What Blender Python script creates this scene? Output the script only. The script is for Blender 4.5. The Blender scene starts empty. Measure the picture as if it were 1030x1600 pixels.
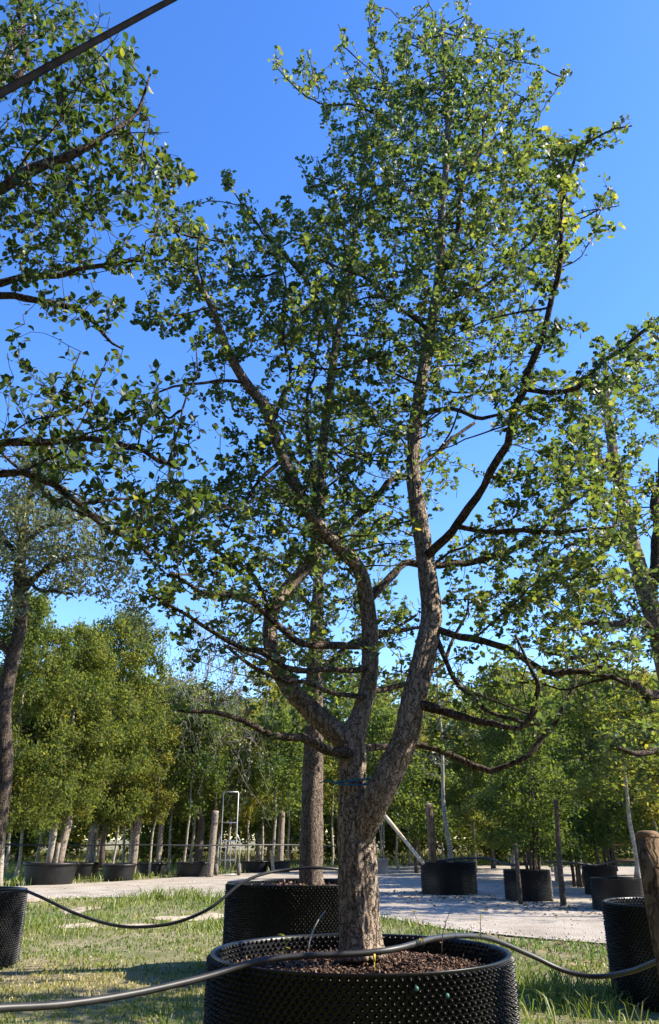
import bpy, math, random
import numpy as np
from mathutils import Vector, Matrix, noise

scene = bpy.context.scene
COL = scene.collection
rng = np.random.default_rng(7)
random.seed(7)

# ------------------------------------------------------------------ camera
PW, PH, FPX = 1030.0, 1600.0, 1209.0
PITCH = math.radians(22.9)
CAMZ = 1.2
cam_data = bpy.data.cameras.new('camera')
cam_data.sensor_fit = 'VERTICAL'
cam_data.angle_y = 2 * math.atan(PH / 2 / FPX)
cam_data.clip_start = 0.05
cam_data.clip_end = 2000
cam = bpy.data.objects.new('camera', cam_data)
cam.location = (0, 0, CAMZ)
cam.rotation_euler = (math.pi / 2 + PITCH, 0, 0)
COL.objects.link(cam)
scene.camera = cam

# ------------------------------------------------------------------ sky, sun, exposure
SUN_EL, SUN_AZ = math.radians(39), math.radians(91)      # azimuth from +Y towards +X
world = bpy.data.worlds.new('World')
scene.world = world
world.use_nodes = True
wn = world.node_tree.nodes
wl = world.node_tree.links
bg = wn['Background']
sky = wn.new('ShaderNodeTexSky')
sky.sky_type = 'NISHITA'
sky.sun_disc = False
sky.sun_elevation = SUN_EL
sky.sun_rotation = SUN_AZ
sky.altitude = 300
sky.air_density = 1.0
sky.dust_density = 0.25
sky.ozone_density = 2.2
hs = wn.new('ShaderNodeHueSaturation')
hs.inputs['Saturation'].default_value = 1.28
hs.inputs['Hue'].default_value = .512
wl.new(sky.outputs[0], hs.inputs['Color'])
wl.new(hs.outputs[0], bg.inputs['Color'])
bg.inputs['Strength'].default_value = 0.15

sun_data = bpy.data.lights.new('sun', 'SUN')
sun_data.energy = 5.0
sun_data.angle = math.radians(0.53)
sun_data.color = (1.0, 0.91, 0.77)
sun = bpy.data.objects.new('sun', sun_data)
sdir = Vector((math.cos(SUN_EL) * math.sin(SUN_AZ), math.cos(SUN_EL) * math.cos(SUN_AZ), math.sin(SUN_EL)))
sun.rotation_euler = sdir.to_track_quat('Z', 'Y').to_euler()
sun.location = (20, 5, 25)
COL.objects.link(sun)

scene.view_settings.view_transform = 'Standard'
scene.view_settings.look = 'None'
scene.view_settings.exposure = 1.42
scene.view_settings.gamma = 1
scene.view_settings.use_curve_mapping = False
scene.render.engine = 'CYCLES'
scene.cycles.use_denoising = True
scene.cycles.max_bounces = 7
scene.cycles.diffuse_bounces = 3
scene.cycles.glossy_bounces = 2
scene.cycles.transmission_bounces = 4
scene.cycles.sample_clamp_indirect = 8

# ------------------------------------------------------------------ picture <-> place
CP, SP = math.cos(PITCH), math.sin(PITCH)


def ray(px, py):
    u, v = (px - PW / 2) / FPX, (PH / 2 - py) / FPX
    return np.array([u, CP - SP * v, SP + CP * v])


def at(px, py, Y):
    """the point at forward distance Y seen in that direction"""
    d = ray(px, py)
    return np.array([0, 0, CAMZ]) + d * (Y / d[1])


def ground_at(px, py, z=0.0):
    d = ray(px, py)
    return np.array([0, 0, CAMZ]) + d * ((z - CAMZ) / d[2])


def depth_of(p):
    return p[..., 1] * CP + (p[..., 2] - CAMZ) * SP


def project(p):
    d = depth_of(p)
    x = PW / 2 + FPX * p[..., 0] / d
    y = PH / 2 - FPX * (-p[..., 1] * SP + (p[..., 2] - CAMZ) * CP) / d
    return x, y, d


def unit(a):
    return a / np.maximum(np.linalg.norm(a, axis=-1, keepdims=True), 1e-9)


# ------------------------------------------------------------------ mesh helpers
def mesh_np(name, V, faces, rnd=None, smooth=False):
    """faces: list of (m,k) index arrays; rnd: list of (m,) arrays or None"""
    me = bpy.data.meshes.new(name)
    V = np.asarray(V, dtype=np.float32)
    me.vertices.add(len(V))
    me.vertices.foreach_set('co', V.ravel())
    loops = np.concatenate([f.ravel() for f in faces]).astype(np.int32)
    tot = np.concatenate([np.full(len(f), f.shape[1]) for f in faces]).astype(np.int32)
    start = np.concatenate([[0], np.cumsum(tot)[:-1]]).astype(np.int32)
    me.loops.add(len(loops))
    me.loops.foreach_set('vertex_index', loops)
    me.polygons.add(len(tot))
    me.polygons.foreach_set('loop_start', start)
    me.polygons.foreach_set('loop_total', tot)
    if smooth:
        me.polygons.foreach_set('use_smooth', np.ones(len(tot), dtype=bool))
    if rnd is not None:
        a = me.attributes.new('rnd', 'FLOAT', 'FACE')
        a.data.foreach_set('value', np.concatenate(rnd).astype(np.float32))
    me.update(calc_edges=True)
    return me


class MB:
    """collects pieces of one mesh"""

    def __init__(self):
        self.V, self.F, self.n = [], {}, 0

    def add(self, V, *faces):
        V = np.asarray(V, dtype=float)
        for f in faces:
            f = np.asarray(f, dtype=int)
            self.F.setdefault(f.shape[1], []).append(f + self.n)
        self.V.append(V)
        self.n += len(V)
        return self

    def mesh(self, name, smooth=False):
        return mesh_np(name, np.concatenate(self.V), [np.concatenate(v) for v in self.F.values()], smooth=smooth)

    def box(self, c, s, M=None):
        q = np.array([[x, y, z] for z in (-.5, .5) for x, y in ((-.5, -.5), (.5, -.5), (.5, .5), (-.5, .5))]) * np.array(s)
        if M is not None:
            q = q @ np.array(M).T
        return self.add(q + np.array(c), [[3, 2, 1, 0], [4, 5, 6, 7], [0, 1, 5, 4], [1, 2, 6, 5], [2, 3, 7, 6], [3, 0, 4, 7]])

    def tube(self, P, R, sides=10, cap=True, wob=None):
        V, Q = tube_arrays(P, R, sides, wob)
        n = len(V)
        self.add(V, Q)
        if cap:
            P = np.asarray(P, dtype=float)
            k = len(P)
            self.V.append(np.array([P[0], P[-1]]))
            a = np.arange(sides)
            b = (a + 1) % sides
            t = np.concatenate([np.stack([b, a, np.full(sides, n)], 1), np.stack([a + (k - 1) * sides, b + (k - 1) * sides, np.full(sides, n + 1)], 1)])
            self.F.setdefault(3, []).append(t + self.n - n)
            self.n += 2
        return self

    def lathe(self, prof, sides=48, c=(0, 0, 0)):
        prof = np.asarray(prof, dtype=float)
        a = np.linspace(0, 2 * math.pi, sides, endpoint=False)
        k = len(prof)
        V = np.stack([np.outer(prof[:, 0], np.cos(a)), np.outer(prof[:, 0], np.sin(a)), np.repeat(prof[:, 1:2], sides, 1)], -1).reshape(-1, 3)
        i = np.arange(k - 1)[:, None] * sides
        j = np.arange(sides)[None]
        j2 = (j + 1) % sides
        Q = np.stack([i + j, i + j2, i + sides + j2, i + sides + j], -1).reshape(-1, 4)
        return self.add(V + np.array(c), Q)


def tube_arrays(P, R, sides=10, wob=None):
    P = np.asarray(P, dtype=float)
    R = np.broadcast_to(np.asarray(R, dtype=float), (len(P),))
    T = unit(np.gradient(P, axis=0))
    N = np.zeros_like(P)
    ref = np.array([1.0, 0, 0]) if abs(T[0][0]) < .8 else np.array([0, 1.0, 0])
    N[0] = unit(ref - T[0] * np.dot(ref, T[0]))
    for i in range(1, len(P)):
        v = N[i - 1] - T[i] * np.dot(N[i - 1], T[i])
        N[i] = unit(v)
    B = np.cross(T, N)
    a = np.linspace(0, 2 * math.pi, sides, endpoint=False)
    ring = N[:, None] * np.cos(a)[None, :, None] + B[:, None] * np.sin(a)[None, :, None]
    rad = np.repeat(R[:, None], sides, 1)
    if wob is not None:
        rad = rad * wob(P, a, R)
    V = (P[:, None] + ring * rad[..., None]).reshape(-1, 3)
    i = np.arange(len(P) - 1)[:, None] * sides
    j = np.arange(sides)[None]
    j2 = (j + 1) % sides
    Q = np.stack([i + j, i + j2, i + sides + j2, i + sides + j], -1).reshape(-1, 4)
    return V, Q


def spline(P, step):
    """Catmull-Rom through the rows of P (x, y, z, r), about one point each step metres"""
    P = np.asarray(P, dtype=float)
    E = np.vstack([2 * P[0] - P[1], P, 2 * P[-1] - P[-2]])
    out = []
    for i in range(1, len(E) - 2):
        p0, p1, p2, p3 = E[i - 1], E[i], E[i + 1], E[i + 2]
        n = max(2, int(np.linalg.norm(p2[:3] - p1[:3]) / step))
        for t in np.arange(n) / n:
            out.append(.5 * (2 * p1 + (p2 - p0) * t + (2 * p0 - 5 * p1 + 4 * p2 - p3) * t * t + (3 * p1 - p0 - 3 * p2 + p3) * t ** 3))
    out.append(P[-1])
    out = np.array(out)
    out[:, 3:] = np.maximum(out[:, 3:], 1e-4)
    return out


def obj(name, me, mat=None, parent=None, loc=None, **props):
    o = bpy.data.objects.new(name, me)
    COL.objects.link(o)
    if mat is not None and me is not None and not me.materials:
        me.materials.append(mat)
    if parent is not None:
        o.parent = parent
    if loc is not None:
        o.location = loc
    for k, v in props.items():
        o[k] = v
    return o


def thing(name, label, category, loc=(0, 0, 0), group=None, rz=0, scale=None):
    o = bpy.data.objects.new(name, None)
    COL.objects.link(o)
    o.location = loc
    o.rotation_euler = (0, 0, rz)
    if scale is not None:
        o.scale = scale if hasattr(scale, '__len__') else (scale,) * 3
    o['label'] = label
    o['category'] = category
    if group:
        o['group'] = group
    return o


def kids(o):
    return [c for c in COL.objects if c.parent == o]


def copy_tree(root, label, loc, group=None, rz=0, scale=1.0, childmap=None):
    r = root.copy()
    COL.objects.link(r)
    r['label'] = label
    if group:
        r['group'] = group
    r.location = loc
    r.rotation_euler = (0, 0, rz)
    r.scale = scale if hasattr(scale, '__len__') else (scale,) * 3
    for ch in childmap if childmap is not None else kids(root):
        c = ch.copy()
        COL.objects.link(c)
        c.parent = r
    return r


# ------------------------------------------------------------------ materials
def new_mat(name):
    m = bpy.data.materials.new(name)
    m.use_nodes = True
    nt = m.node_tree
    return m, nt, nt.nodes['Principled BSDF'], nt.nodes['Material Output']


def ramp(nt, fac, stops):
    r = nt.nodes.new('ShaderNodeValToRGB')
    el = r.color_ramp.elements
    while len(el) < len(stops):
        el.new(.5)
    for e, (p, c) in zip(el, stops):
        e.position = p
        e.color = (*c, 1)
    nt.links.new(fac, r.inputs[0])
    return r.outputs[0]


def tex(nt, kind, scale, coord='Object', stretch=None, **kw):
    tc = nt.nodes.new('ShaderNodeTexCoord')
    src = tc.outputs[coord]
    if stretch:
        mp = nt.nodes.new('ShaderNodeMapping')
        mp.inputs['Scale'].default_value = stretch
        nt.links.new(src, mp.inputs[0])
        src = mp.outputs[0]
    t = nt.nodes.new(kind)
    t.inputs['Scale'].default_value = scale
    for k, v in kw.items():
        t.inputs[k].default_value = v
    nt.links.new(src, t.inputs['Vector'])
    return t


def bump(nt, bsdf, height, strength, dist):
    b = nt.nodes.new('ShaderNodeBump')
    b.inputs['Strength'].default_value = strength
    b.inputs['Distance'].default_value = dist
    nt.links.new(height, b.inputs['Height'])
    nt.links.new(b.outputs[0], bsdf.inputs['Normal'])


def leaf_mat(name, stops, trans_stops, rough=.38, trans=.38, spec=.5):
    m, nt, b, out = new_mat(name)
    at_ = nt.nodes.new('ShaderNodeAttribute')
    at_.attribute_name = 'rnd'
    f = at_.outputs['Fac']
    c = ramp(nt, f, stops)
    nt.links.new(c, b.inputs['Base Color'])
    b.inputs['Roughness'].default_value = rough
    b.inputs['Specular IOR Level'].default_value = spec
    t = nt.nodes.new('ShaderNodeBsdfTranslucent')
    nt.links.new(ramp(nt, f, trans_stops), t.inputs['Color'])
    mx = nt.nodes.new('ShaderNodeMixShader')
    mx.inputs[0].default_value = trans
    nt.links.new(b.outputs[0], mx.inputs[1])
    nt.links.new(t.outputs[0], mx.inputs[2])
    nt.links.new(mx.outputs[0], out.inputs['Surface'])
    return m


def plain(name, stops, scale=8, rough=.8, stretch=None, bs=.3, bd=.01, spec=.3, metallic=0, detail=6):
    m, nt, b, out = new_mat(name)
    t = tex(nt, 'ShaderNodeTexNoise', scale, stretch=stretch, Detail=detail)
    nt.links.new(ramp(nt, t.outputs['Fac'], stops), b.inputs['Base Color'])
    b.inputs['Roughness'].default_value = rough
    b.inputs['Specular IOR Level'].default_value = spec
    b.inputs['Metallic'].default_value = metallic
    if bs:
        bump(nt, b, t.outputs['Fac'], bs, bd)
    return m


def bark_mat(name, dark, mid, light, zs=.22, scale=22):
    """plates split by fissures: stretched voronoi cracks with fine grain over them"""
    m, nt, b, out = new_mat(name)
    t = tex(nt, 'ShaderNodeTexNoise', scale * 2.2, stretch=(1, 1, min(1, zs * 2.5)), Detail=9, Roughness=.7)
    v = tex(nt, 'ShaderNodeTexVoronoi', scale, stretch=(1, 1, zs))
    v.feature = 'DISTANCE_TO_EDGE'
    # warp the cracks
    warp = nt.nodes.new('ShaderNodeMixRGB')
    warp.blend_type = 'ADD'
    warp.inputs[0].default_value = .09
    src = v.inputs['Vector'].links[0].from_socket
    nt.links.new(src, warp.inputs[1])
    wn_ = tex(nt, 'ShaderNodeTexNoise', scale * .55, Detail=4)
    nt.links.new(wn_.outputs['Color'], warp.inputs[2])
    nt.links.new(warp.outputs[0], v.inputs['Vector'])
    big = tex(nt, 'ShaderNodeTexNoise', 3.5, Detail=4)
    mr = nt.nodes.new('ShaderNodeMapRange')
    mr.inputs['From Max'].default_value = .13
    nt.links.new(v.outputs['Distance'], mr.inputs['Value'])
    add = nt.nodes.new('ShaderNodeMath')
    add.operation = 'MULTIPLY_ADD'
    nt.links.new(mr.outputs[0], add.inputs[0])
    add.inputs[1].default_value = .42
    nt.links.new(t.outputs['Fac'], add.inputs[2])
    col = ramp(nt, add.outputs[0], [(.38, dark), (.68, mid), (1.0, light)])
    mix = nt.nodes.new('ShaderNodeMix')
    mix.data_type = 'RGBA'
    mix.blend_type = 'MULTIPLY'
    mix.inputs['Factor'].default_value = .45
    nt.links.new(col, mix.inputs['A'])
    nt.links.new(ramp(nt, big.outputs['Fac'], [(.3, (.5, .5, .47)), (.7, (1, 1, 1))]), mix.inputs['B'])
    nt.links.new(mix.outputs['Result'], b.inputs['Base Color'])
    b.inputs['Roughness'].default_value = .92
    b.inputs['Specular IOR Level'].default_value = .12
    bump(nt, b, add.outputs[0], .9, .022)
    return m


M_GINKGO = leaf_mat('ginkgo_leaf', [(0, (.014, .032, .022)), (.5, (.03, .055, .026)), (.85, (.07, .09, .026)), (1, (.18, .17, .04))],
                    [(0, (.07, .13, .035)), (.45, (.2, .28, .04)), (.8, (.42, .45, .05)), (1, (.58, .5, .06))], rough=.5, trans=.42, spec=.4)
M_PEAR = leaf_mat('pear_leaf', [(0, (.012, .028, .016)), (.6, (.026, .05, .02)), (.9, (.06, .09, .024)), (1, (.22, .2, .03))],
                  [(0, (.06, .13, .02)), (.6, (.17, .25, .03)), (1, (.5, .5, .05))], rough=.5, trans=.32, spec=.35)
M_SILVER = leaf_mat('silvery_leaf', [(0, (.05, .075, .04)), (.6, (.10, .13, .07)), (1, (.2, .19, .1))],
                    [(0, (.14, .2, .06)), (1, (.35, .35, .1))], rough=.4, trans=.3)
M_BEECH = leaf_mat('hornbeam_leaf', [(0, (.022, .042, .013)), (.5, (.056, .08, .02)), (1, (.17, .155, .04))],
                   [(0, (.12, .19, .03)), (.55, (.28, .33, .04)), (1, (.5, .43, .07))], rough=.6, trans=.42, spec=.12)
M_YELLOW = leaf_mat('yellowing_leaf', [(0, (.06, .085, .02)), (.6, (.12, .13, .025)), (1, (.26, .2, .04))],
                    [(0, (.2, .27, .03)), (1, (.5, .42, .06))], rough=.6, trans=.38, spec=.12)
M_DARKLEAF = leaf_mat('glossy_dark_leaf', [(0, (.022, .044, .017)), (.6, (.045, .08, .022)), (1, (.11, .13, .032))],
                      [(0, (.1, .18, .025)), (1, (.34, .4, .045))], rough=.55, trans=.4, spec=.2)
M_GRASS = leaf_mat('grass_blade', [(0, (.08, .12, .018)), (.42, (.17, .2, .03)), (.7, (.33, .28, .075)), (1, (.48, .38, .18))],
                   [(0, (.14, .26, .03)), (.5, (.26, .33, .04)), (1, (.45, .38, .15))], rough=.5, trans=.35)
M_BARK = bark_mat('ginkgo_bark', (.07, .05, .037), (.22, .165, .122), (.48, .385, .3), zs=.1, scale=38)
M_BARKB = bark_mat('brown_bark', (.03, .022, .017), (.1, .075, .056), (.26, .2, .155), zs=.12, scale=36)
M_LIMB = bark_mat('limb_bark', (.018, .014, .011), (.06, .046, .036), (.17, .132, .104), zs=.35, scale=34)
M_TWIG = plain('twig_bark', [(.3, (.03, .024, .018)), (.7, (.09, .07, .05))], 30, .85, bs=0)
M_PALETWIG = plain('pale_twig_bark', [(.3, (.12, .1, .08)), (.7, (.3, .26, .2))], 20, .8, bs=0)
M_GREYTWIG = plain('grey_twig_bark', [(.3, (.06, .05, .045)), (.7, (.2, .17, .15))], 20, .8, bs=0)
M_BIRCH = plain('pale_young_bark', [(.3, (.13, .11, .085)), (.7, (.36, .32, .26))], 9, .8, stretch=(1, 1, 3), bs=.2)
M_BLACK = plain('black_plastic', [(.35, (.004, .004, .004)), (.6, (.006, .006, .006)), (.8, (.03, .024, .019))], 3.5, .36, bs=.1, bd=.004, spec=.25, detail=9)
M_NURSERY = plain('grey_black_pot_plastic', [(.3, (.005, .005, .005)), (.7, (.014, .014, .014))], 4, .5, bs=.1, bd=.004, spec=.3)
M_GREYPOT = plain('pale_grey_plastic', [(.3, (.16, .16, .16)), (.7, (.24, .24, .23))], 4, .55, bs=0)
M_HOSE = plain('hose_rubber', [(.3, (.012, .012, .013)), (.7, (.03, .029, .027))], 14, .47, stretch=(1, 1, 1), bs=.25, bd=.003, spec=.4)
M_OLDHOSE = plain('weathered_hose_rubber', [(.3, (.004, .004, .005)), (.7, (.009, .009, .01))], 14, .9, bs=.15, bd=.003, spec=.05)
M_OLDHOSE.node_tree.nodes['Principled BSDF'].inputs['IOR'].default_value = 1.04
M_SOIL = plain('bark_mulch_soil', [(.3, (.045, .024, .016)), (.55, (.11, .058, .036)), (.75, (.21, .12, .075))], 38, .95, bs=1, bd=.02)
M_CHIP = leaf_mat('bark_chip', [(0, (.016, .009, .006)), (.6, (.06, .033, .022)), (1, (.22, .145, .1))], [(0, (.05, .03, .02)), (1, (.1, .06, .04))], rough=.8, trans=.02, spec=.2)
M_STONE = leaf_mat('gravel_stone', [(0, (.2, .18, .15)), (.6, (.4, .37, .32)), (1, (.6, .57, .52))], [(0, (.1, .1, .1)), (1, (.1, .1, .1))], rough=.85, trans=.0, spec=.2)
M_LITTER = leaf_mat('leaf_litter', [(0, (.06, .04, .025)), (.6, (.17, .11, .06)), (1, (.35, .26, .14))], [(0, (.1, .06, .03)), (1, (.25, .18, .08))], rough=.7, trans=.15, spec=.2)
M_STAKE = bark_mat('weathered_stake_wood', (.06, .045, .035), (.2, .16, .125), (.38, .32, .26), zs=.08, scale=26)
M_BROWNSTAKE = bark_mat('brown_stake_wood', (.04, .026, .015), (.12, .077, .046), (.24, .165, .105), zs=.07, scale=20)
M_PALEWOOD = plain('pale_wood', [(.3, (.35, .27, .18)), (.7, (.5, .41, .3))], 9, .8, stretch=(1, 1, .15), bs=.2)
M_CUT = plain('cut_wood_end', [(.3, (.12, .07, .035)), (.7, (.25, .16, .09))], 30, .85, bs=.3)
M_STEEL = plain('galvanised_steel', [(.3, (.42, .42, .41)), (.7, (.6, .6, .58))], 12, .45, bs=0, metallic=.6, spec=.5)
M_TYRE = plain('tyre_rubber', [(.3, (.06, .055, .05)), (.7, (.13, .12, .11))], 14, .85, bs=.2)
M_REDWOOD = plain('reddish_plank_wood', [(.3, (.12, .055, .035)), (.7, (.24, .13, .085))], 7, .8, stretch=(.1, 1, 1), bs=.2)
M_BLUE = plain('blue_twine', [(.3, (.01, .09, .17)), (.7, (.02, .17, .3))], 60, .7, bs=0)
M_STRAW = plain('straw_twine', [(.3, (.4, .33, .2)), (.7, (.6, .5, .32))], 60, .8, bs=0)
M_YELLOWTAG = plain('yellow_tag', [(.3, (.6, .42, .02)), (.7, (.75, .55, .04))], 10, .5, bs=0)
M_TEALCLIP = plain('teal_clip_plastic', [(.3, (.03, .1, .085)), (.7, (.06, .16, .13))], 10, .45, bs=0)


def ground_material():
    m, nt, b, out = new_mat('lawn_soil')
    n1 = tex(nt, 'ShaderNodeTexNoise', .55, Detail=5)
    n2 = tex(nt, 'ShaderNodeTexNoise', 9, Detail=8, Roughness=.7)
    n3 = tex(nt, 'ShaderNodeTexNoise', 90, Detail=4)
    base = ramp(nt, n2.outputs['Fac'], [(.32, (.13, .1, .058)), (.5, (.25, .205, .13)), (.7, (.4, .34, .24))])
    green = ramp(nt, n3.outputs['Fac'], [(.35, (.05, .075, .02)), (.65, (.13, .14, .05))])
    mix = nt.nodes.new('ShaderNodeMix')
    mix.data_type = 'RGBA'
    nt.links.new(ramp(nt, n1.outputs['Fac'], [(.38, (.15,) * 3), (.62, (.75,) * 3)]), mix.inputs['Factor'])
    nt.links.new(base, mix.inputs['A'])
    nt.links.new(green, mix.inputs['B'])
    nt.links.new(mix.outputs['Result'], b.inputs['Base Color'])
    b.inputs['Roughness'].default_value = .95
    b.inputs['Specular IOR Level'].default_value = .1
    bump(nt, b, n2.outputs['Fac'], .7, .05)
    return m


def gravel_material():
    m, nt, b, out = new_mat('pale_gravel')
    v = tex(nt, 'ShaderNodeTexVoronoi', 45)
    n = tex(nt, 'ShaderNodeTexNoise', 1.2, Detail=8, Roughness=.65)
    n2 = tex(nt, 'ShaderNodeTexNoise', 60, Detail=3)
    c = ramp(nt, n.outputs['Fac'], [(.3, (.22, .19, .155)), (.5, (.335, .295, .245)), (.72, (.42, .38, .325))])
    s = ramp(nt, v.outputs['Color'], [(.1, (.78, .76, .73)), (.8, (1, 1, 1))])
    mix = nt.nodes.new('ShaderNodeMix')
    mix.data_type = 'RGBA'
    mix.blend_type = 'MULTIPLY'
    mix.inputs['Factor'].default_value = .8
    nt.links.new(c, mix.inputs['A'])
    nt.links.new(s, mix.inputs['B'])
    nt.links.new(mix.outputs['Result'], b.inputs['Base Color'])
    b.inputs['Roughness'].default_value = .95
    b.inputs['Specular IOR Level'].default_value = .1
    bump(nt, b, v.outputs['Distance'], .5, .02)
    return m


M_SAND = plain('sandy_soil', [(.3, (.2, .155, .1)), (.5, (.34, .28, .2)), (.7, (.48, .42, .33))], 7, .95, bs=.6, bd=.03, spec=.1, detail=9)
M_GROUND = ground_material()
M_GRAVEL = gravel_material()

# ------------------------------------------------------------------ ground and gravel yard
EX = np.array([-40, -12, -6.5, -4.2, -2.2, -.6, .9, 1.7, 3.1, 5, 9, 40])
EY = np.array([17.5, 18.0, 18.6, 19.2, 19.2, 17.0, 14.4, 12.6, 11.0, 9.9, 9.2, 8.5])
FX = np.array([-40, -12, -8.6, -6.2, -3.9, 2.6, 8, 18, 40])
FY = np.array([20, 21.5, 23, 26.5, 31, 41, 41, 40, 39])


def nz(x, y, s, z=0.0):
    return noise.noise(Vector((x * s, y * s, z)))


def near_edge(x):
    return np.interp(x, EX, EY) + .35 * nz(x, 0, 1.1, 3.) + .18 * nz(x, 0, 4, 8.)


def far_edge(x):
    return np.interp(x, FX, FY) + .5 * nz(x, 5, .8, 1.)


def build_ground():
    xs = np.concatenate([[-900, -300, -120, -60, -30], np.linspace(-14, 14, 113), [30, 60, 120, 300, 900]])
    ys = np.concatenate([[-900, -200, -60, -20, -6], np.linspace(0, 24, 97), np.linspace(26, 60, 18), [90, 160, 400, 1500]])
    V = np.array([[x, y, (0.045 * nz(x, y, .7) + .02 * nz(x, y, 2.3, 4.)) * (1 if abs(x) < 15 and 0 < y < near_edge(x) - .6 else 0) - (.012 if abs(x) < 15 and 0 < y < 60 else 0)] for y in ys for x in xs])
    w = len(xs)
    i = np.arange(len(ys) - 1)[:, None] * w
    j = np.arange(w - 1)[None]
    Q = np.stack([i + j, i + j + 1, i + w + j + 1, i + w + j], -1).reshape(-1, 4)
    obj('ground', mesh_np('ground', V, [Q], smooth=True), M_GROUND, kind='structure')


build_ground()


def build_gravel():
    xs = np.linspace(-38, 38, 305)
    rows = 14
    V = []
    for x in xs:
        a, b = near_edge(x), far_edge(x)
        for k in range(rows):
            t = k / (rows - 1)
            y = a + (b - a) * t
            V.append([x, y, .014 + (.012 * nz(x, y, 1.5, 2.) if 0 < k < rows - 1 else -.004)])
    i = np.arange(len(xs) - 1)[:, None] * rows
    j = np.arange(rows - 1)[None]
    Q = np.stack([i + j, i + rows + j, i + rows + j + 1, i + j + 1], -1).reshape(-1, 4)
    obj('gravel_path', mesh_np('gravel_path', V, [Q], smooth=True), M_GRAVEL, kind='structure')


build_gravel()

# bare pale patches in the lawn
PATCHES = [(285, 1434, 78, 8), (215, 1447, 40, 5), (120, 1446, 60, 6), (60, 1404, 60, 10), (230, 1486, 60, 7), (170, 1480, 40, 4), (330, 1430, 45, 8), (130, 1420, 40, 8),
           (905, 1528, 40, 9), (850, 1492, 60, 6), (260, 1500, 40, 5)]
PW_ = []
for px, py, rx, ry in PATCHES:
    c = ground_at(px, py)
    rxw = abs(ground_at(px + rx, py)[0] - c[0])
    ryw = abs(ground_at(px, py - ry)[1] - c[1])
    PW_.append((c[0], c[1], rxw, ryw))


def bare(x, y):
    m = 0.0
    for cx, cy, rx, ry in PW_:
        q = ((x - cx) / rx) ** 2 + ((y - cy) / ry) ** 2
        m = max(m, 1.25 - q)
    return m + .5 * nz(x, y, 2.2, 9.)


def build_patches():
    for k, (cx, cy, rx, ry) in enumerate(PW_):
        if PATCHES[k][1] > 1460:      # nearer bare spots show the lawn's own soil
            continue
        n = 40
        V = [[cx, cy, .05]]
        for i in range(n):
            a = 2 * math.pi * i / n
            f = 1 + .35 * nz(math.cos(a) * 1.3, math.sin(a) * 1.3, 1, k * 3.) + .2 * nz(math.cos(a) * 4, math.sin(a) * 4, 1, k * 3.)
            V.append([cx + .62 * rx * f * math.cos(a), cy + .62 * ry * f * math.sin(a), -.012])
        for v in V:
            x, y = v[0], v[1]
            g = (0.045 * nz(x, y, .7) + .02 * nz(x, y, 2.3, 4.)) if y < near_edge(x) - .6 else 0
            v[2] = v[2] * .5 + g + .004
        F = np.array([[0, 1 + i, 1 + (i + 1) % n] for i in range(n)])
        obj('bare_ground', mesh_np('bare_ground', V, [F], smooth=True), M_SAND, kind='structure')


build_patches()


# ------------------------------------------------------------------ blades, leaves, flakes
def blades(name, X, H, W, LEAN, RND, mat, **props):
    """bent tapering blades: 5 vertices, 3 triangles each"""
    n = len(X)
    a = rng.uniform(0, 2 * math.pi, n)
    side = np.stack([np.cos(a), np.sin(a), np.zeros(n)], 1) * (W / 2)[:, None]
    b = rng.uniform(0, 2 * math.pi, n)
    lean = np.stack([np.cos(b), np.sin(b), np.zeros(n)], 1) * (LEAN * H)[:, None]
    up = np.array([0, 0, 1.0])[None] * H[:, None]
    mid = X + up * .6 + lean * .35
    tip = X + up * (1 - .35 * LEAN)[:, None] + lean
    V = np.stack([X - side, X + side, mid - side * .8, mid + side * .8, tip], 1).reshape(-1, 3)
    o = np.arange(n)[:, None] * 5
    Q = o + np.array([[0, 1, 3, 2]])
    T = o + np.array([[2, 3, 4]])
    me = mesh_np(name, V, [Q, T], [RND, RND])
    return obj(name, me, mat, **props)


FAN = np.array([[0, 0, 0], [-.80, .42, .10], [-.58, .80, .13], [-.22, .97, .06], [0, .78, -.02], [.22, .97, .06], [.58, .80, .13], [.80, .42, .10],
                [-.03, -.75, 0], [.03, -.75, 0], [.03, .02, .0], [-.03, .02, .0]])
FAN_T = np.array([[0, 2, 1], [0, 3, 2], [0, 4, 3], [0, 5, 4], [0, 6, 5], [0, 7, 6], [8, 9, 10], [8, 10, 11]])
OVATE = np.array([[0, 0, 0], [0, .38, -.05], [0, .75, -.06], [0, 1.12, -.16], [-.3, .22, .08], [-.4, .5, .1], [-.24, .82, .04], [.3, .22, .08], [.4, .5, .1], [.24, .82, .04],
                  [-.02, -.4, 0], [.02, -.4, 0], [.02, .03, 0], [-.02, .03, 0]])
OVATE_T = np.array([[0, 1, 4], [1, 5, 4], [1, 2, 5], [2, 6, 5], [2, 3, 6], [0, 7, 1], [1, 7, 8], [1, 8, 2], [2, 8, 9], [2, 9, 3], [10, 11, 12], [10, 12, 13]])
DIAMOND = np.array([[0, 0, 0], [-.36, .5, .1], [0, 1.1, -.06], [.36, .5, .1]])
DIAMOND_T = np.array([[0, 2, 1], [0, 3, 2]])
LANCE = np.array([[0, 0, 0], [-.24, .5, .06], [0, 1.2, -.08], [.24, .5, .06]])


def leaf_arrays(P, D, N, S, T, F):
    D = unit(D)
    X = unit(np.cross(D, N))
    Z = np.cross(X, D)
    V = P[:, None] + S[:, None, None] * (T[None, :, 0:1] * X[:, None] + T[None, :, 1:2] * D[:, None] + T[None, :, 2:3] * Z[:, None])
    k = len(T)
    Fa = (np.arange(len(P))[:, None, None] * k + F[None]).reshape(-1, F.shape[1])
    return V.reshape(-1, 3), Fa


def leaf_mesh(name, P, D, N, S, R, T, F):
    V, Fa = leaf_arrays(P, D, N, S, T, F)
    return mesh_np(name, V, [Fa], [np.repeat(R, len(F))])


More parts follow.
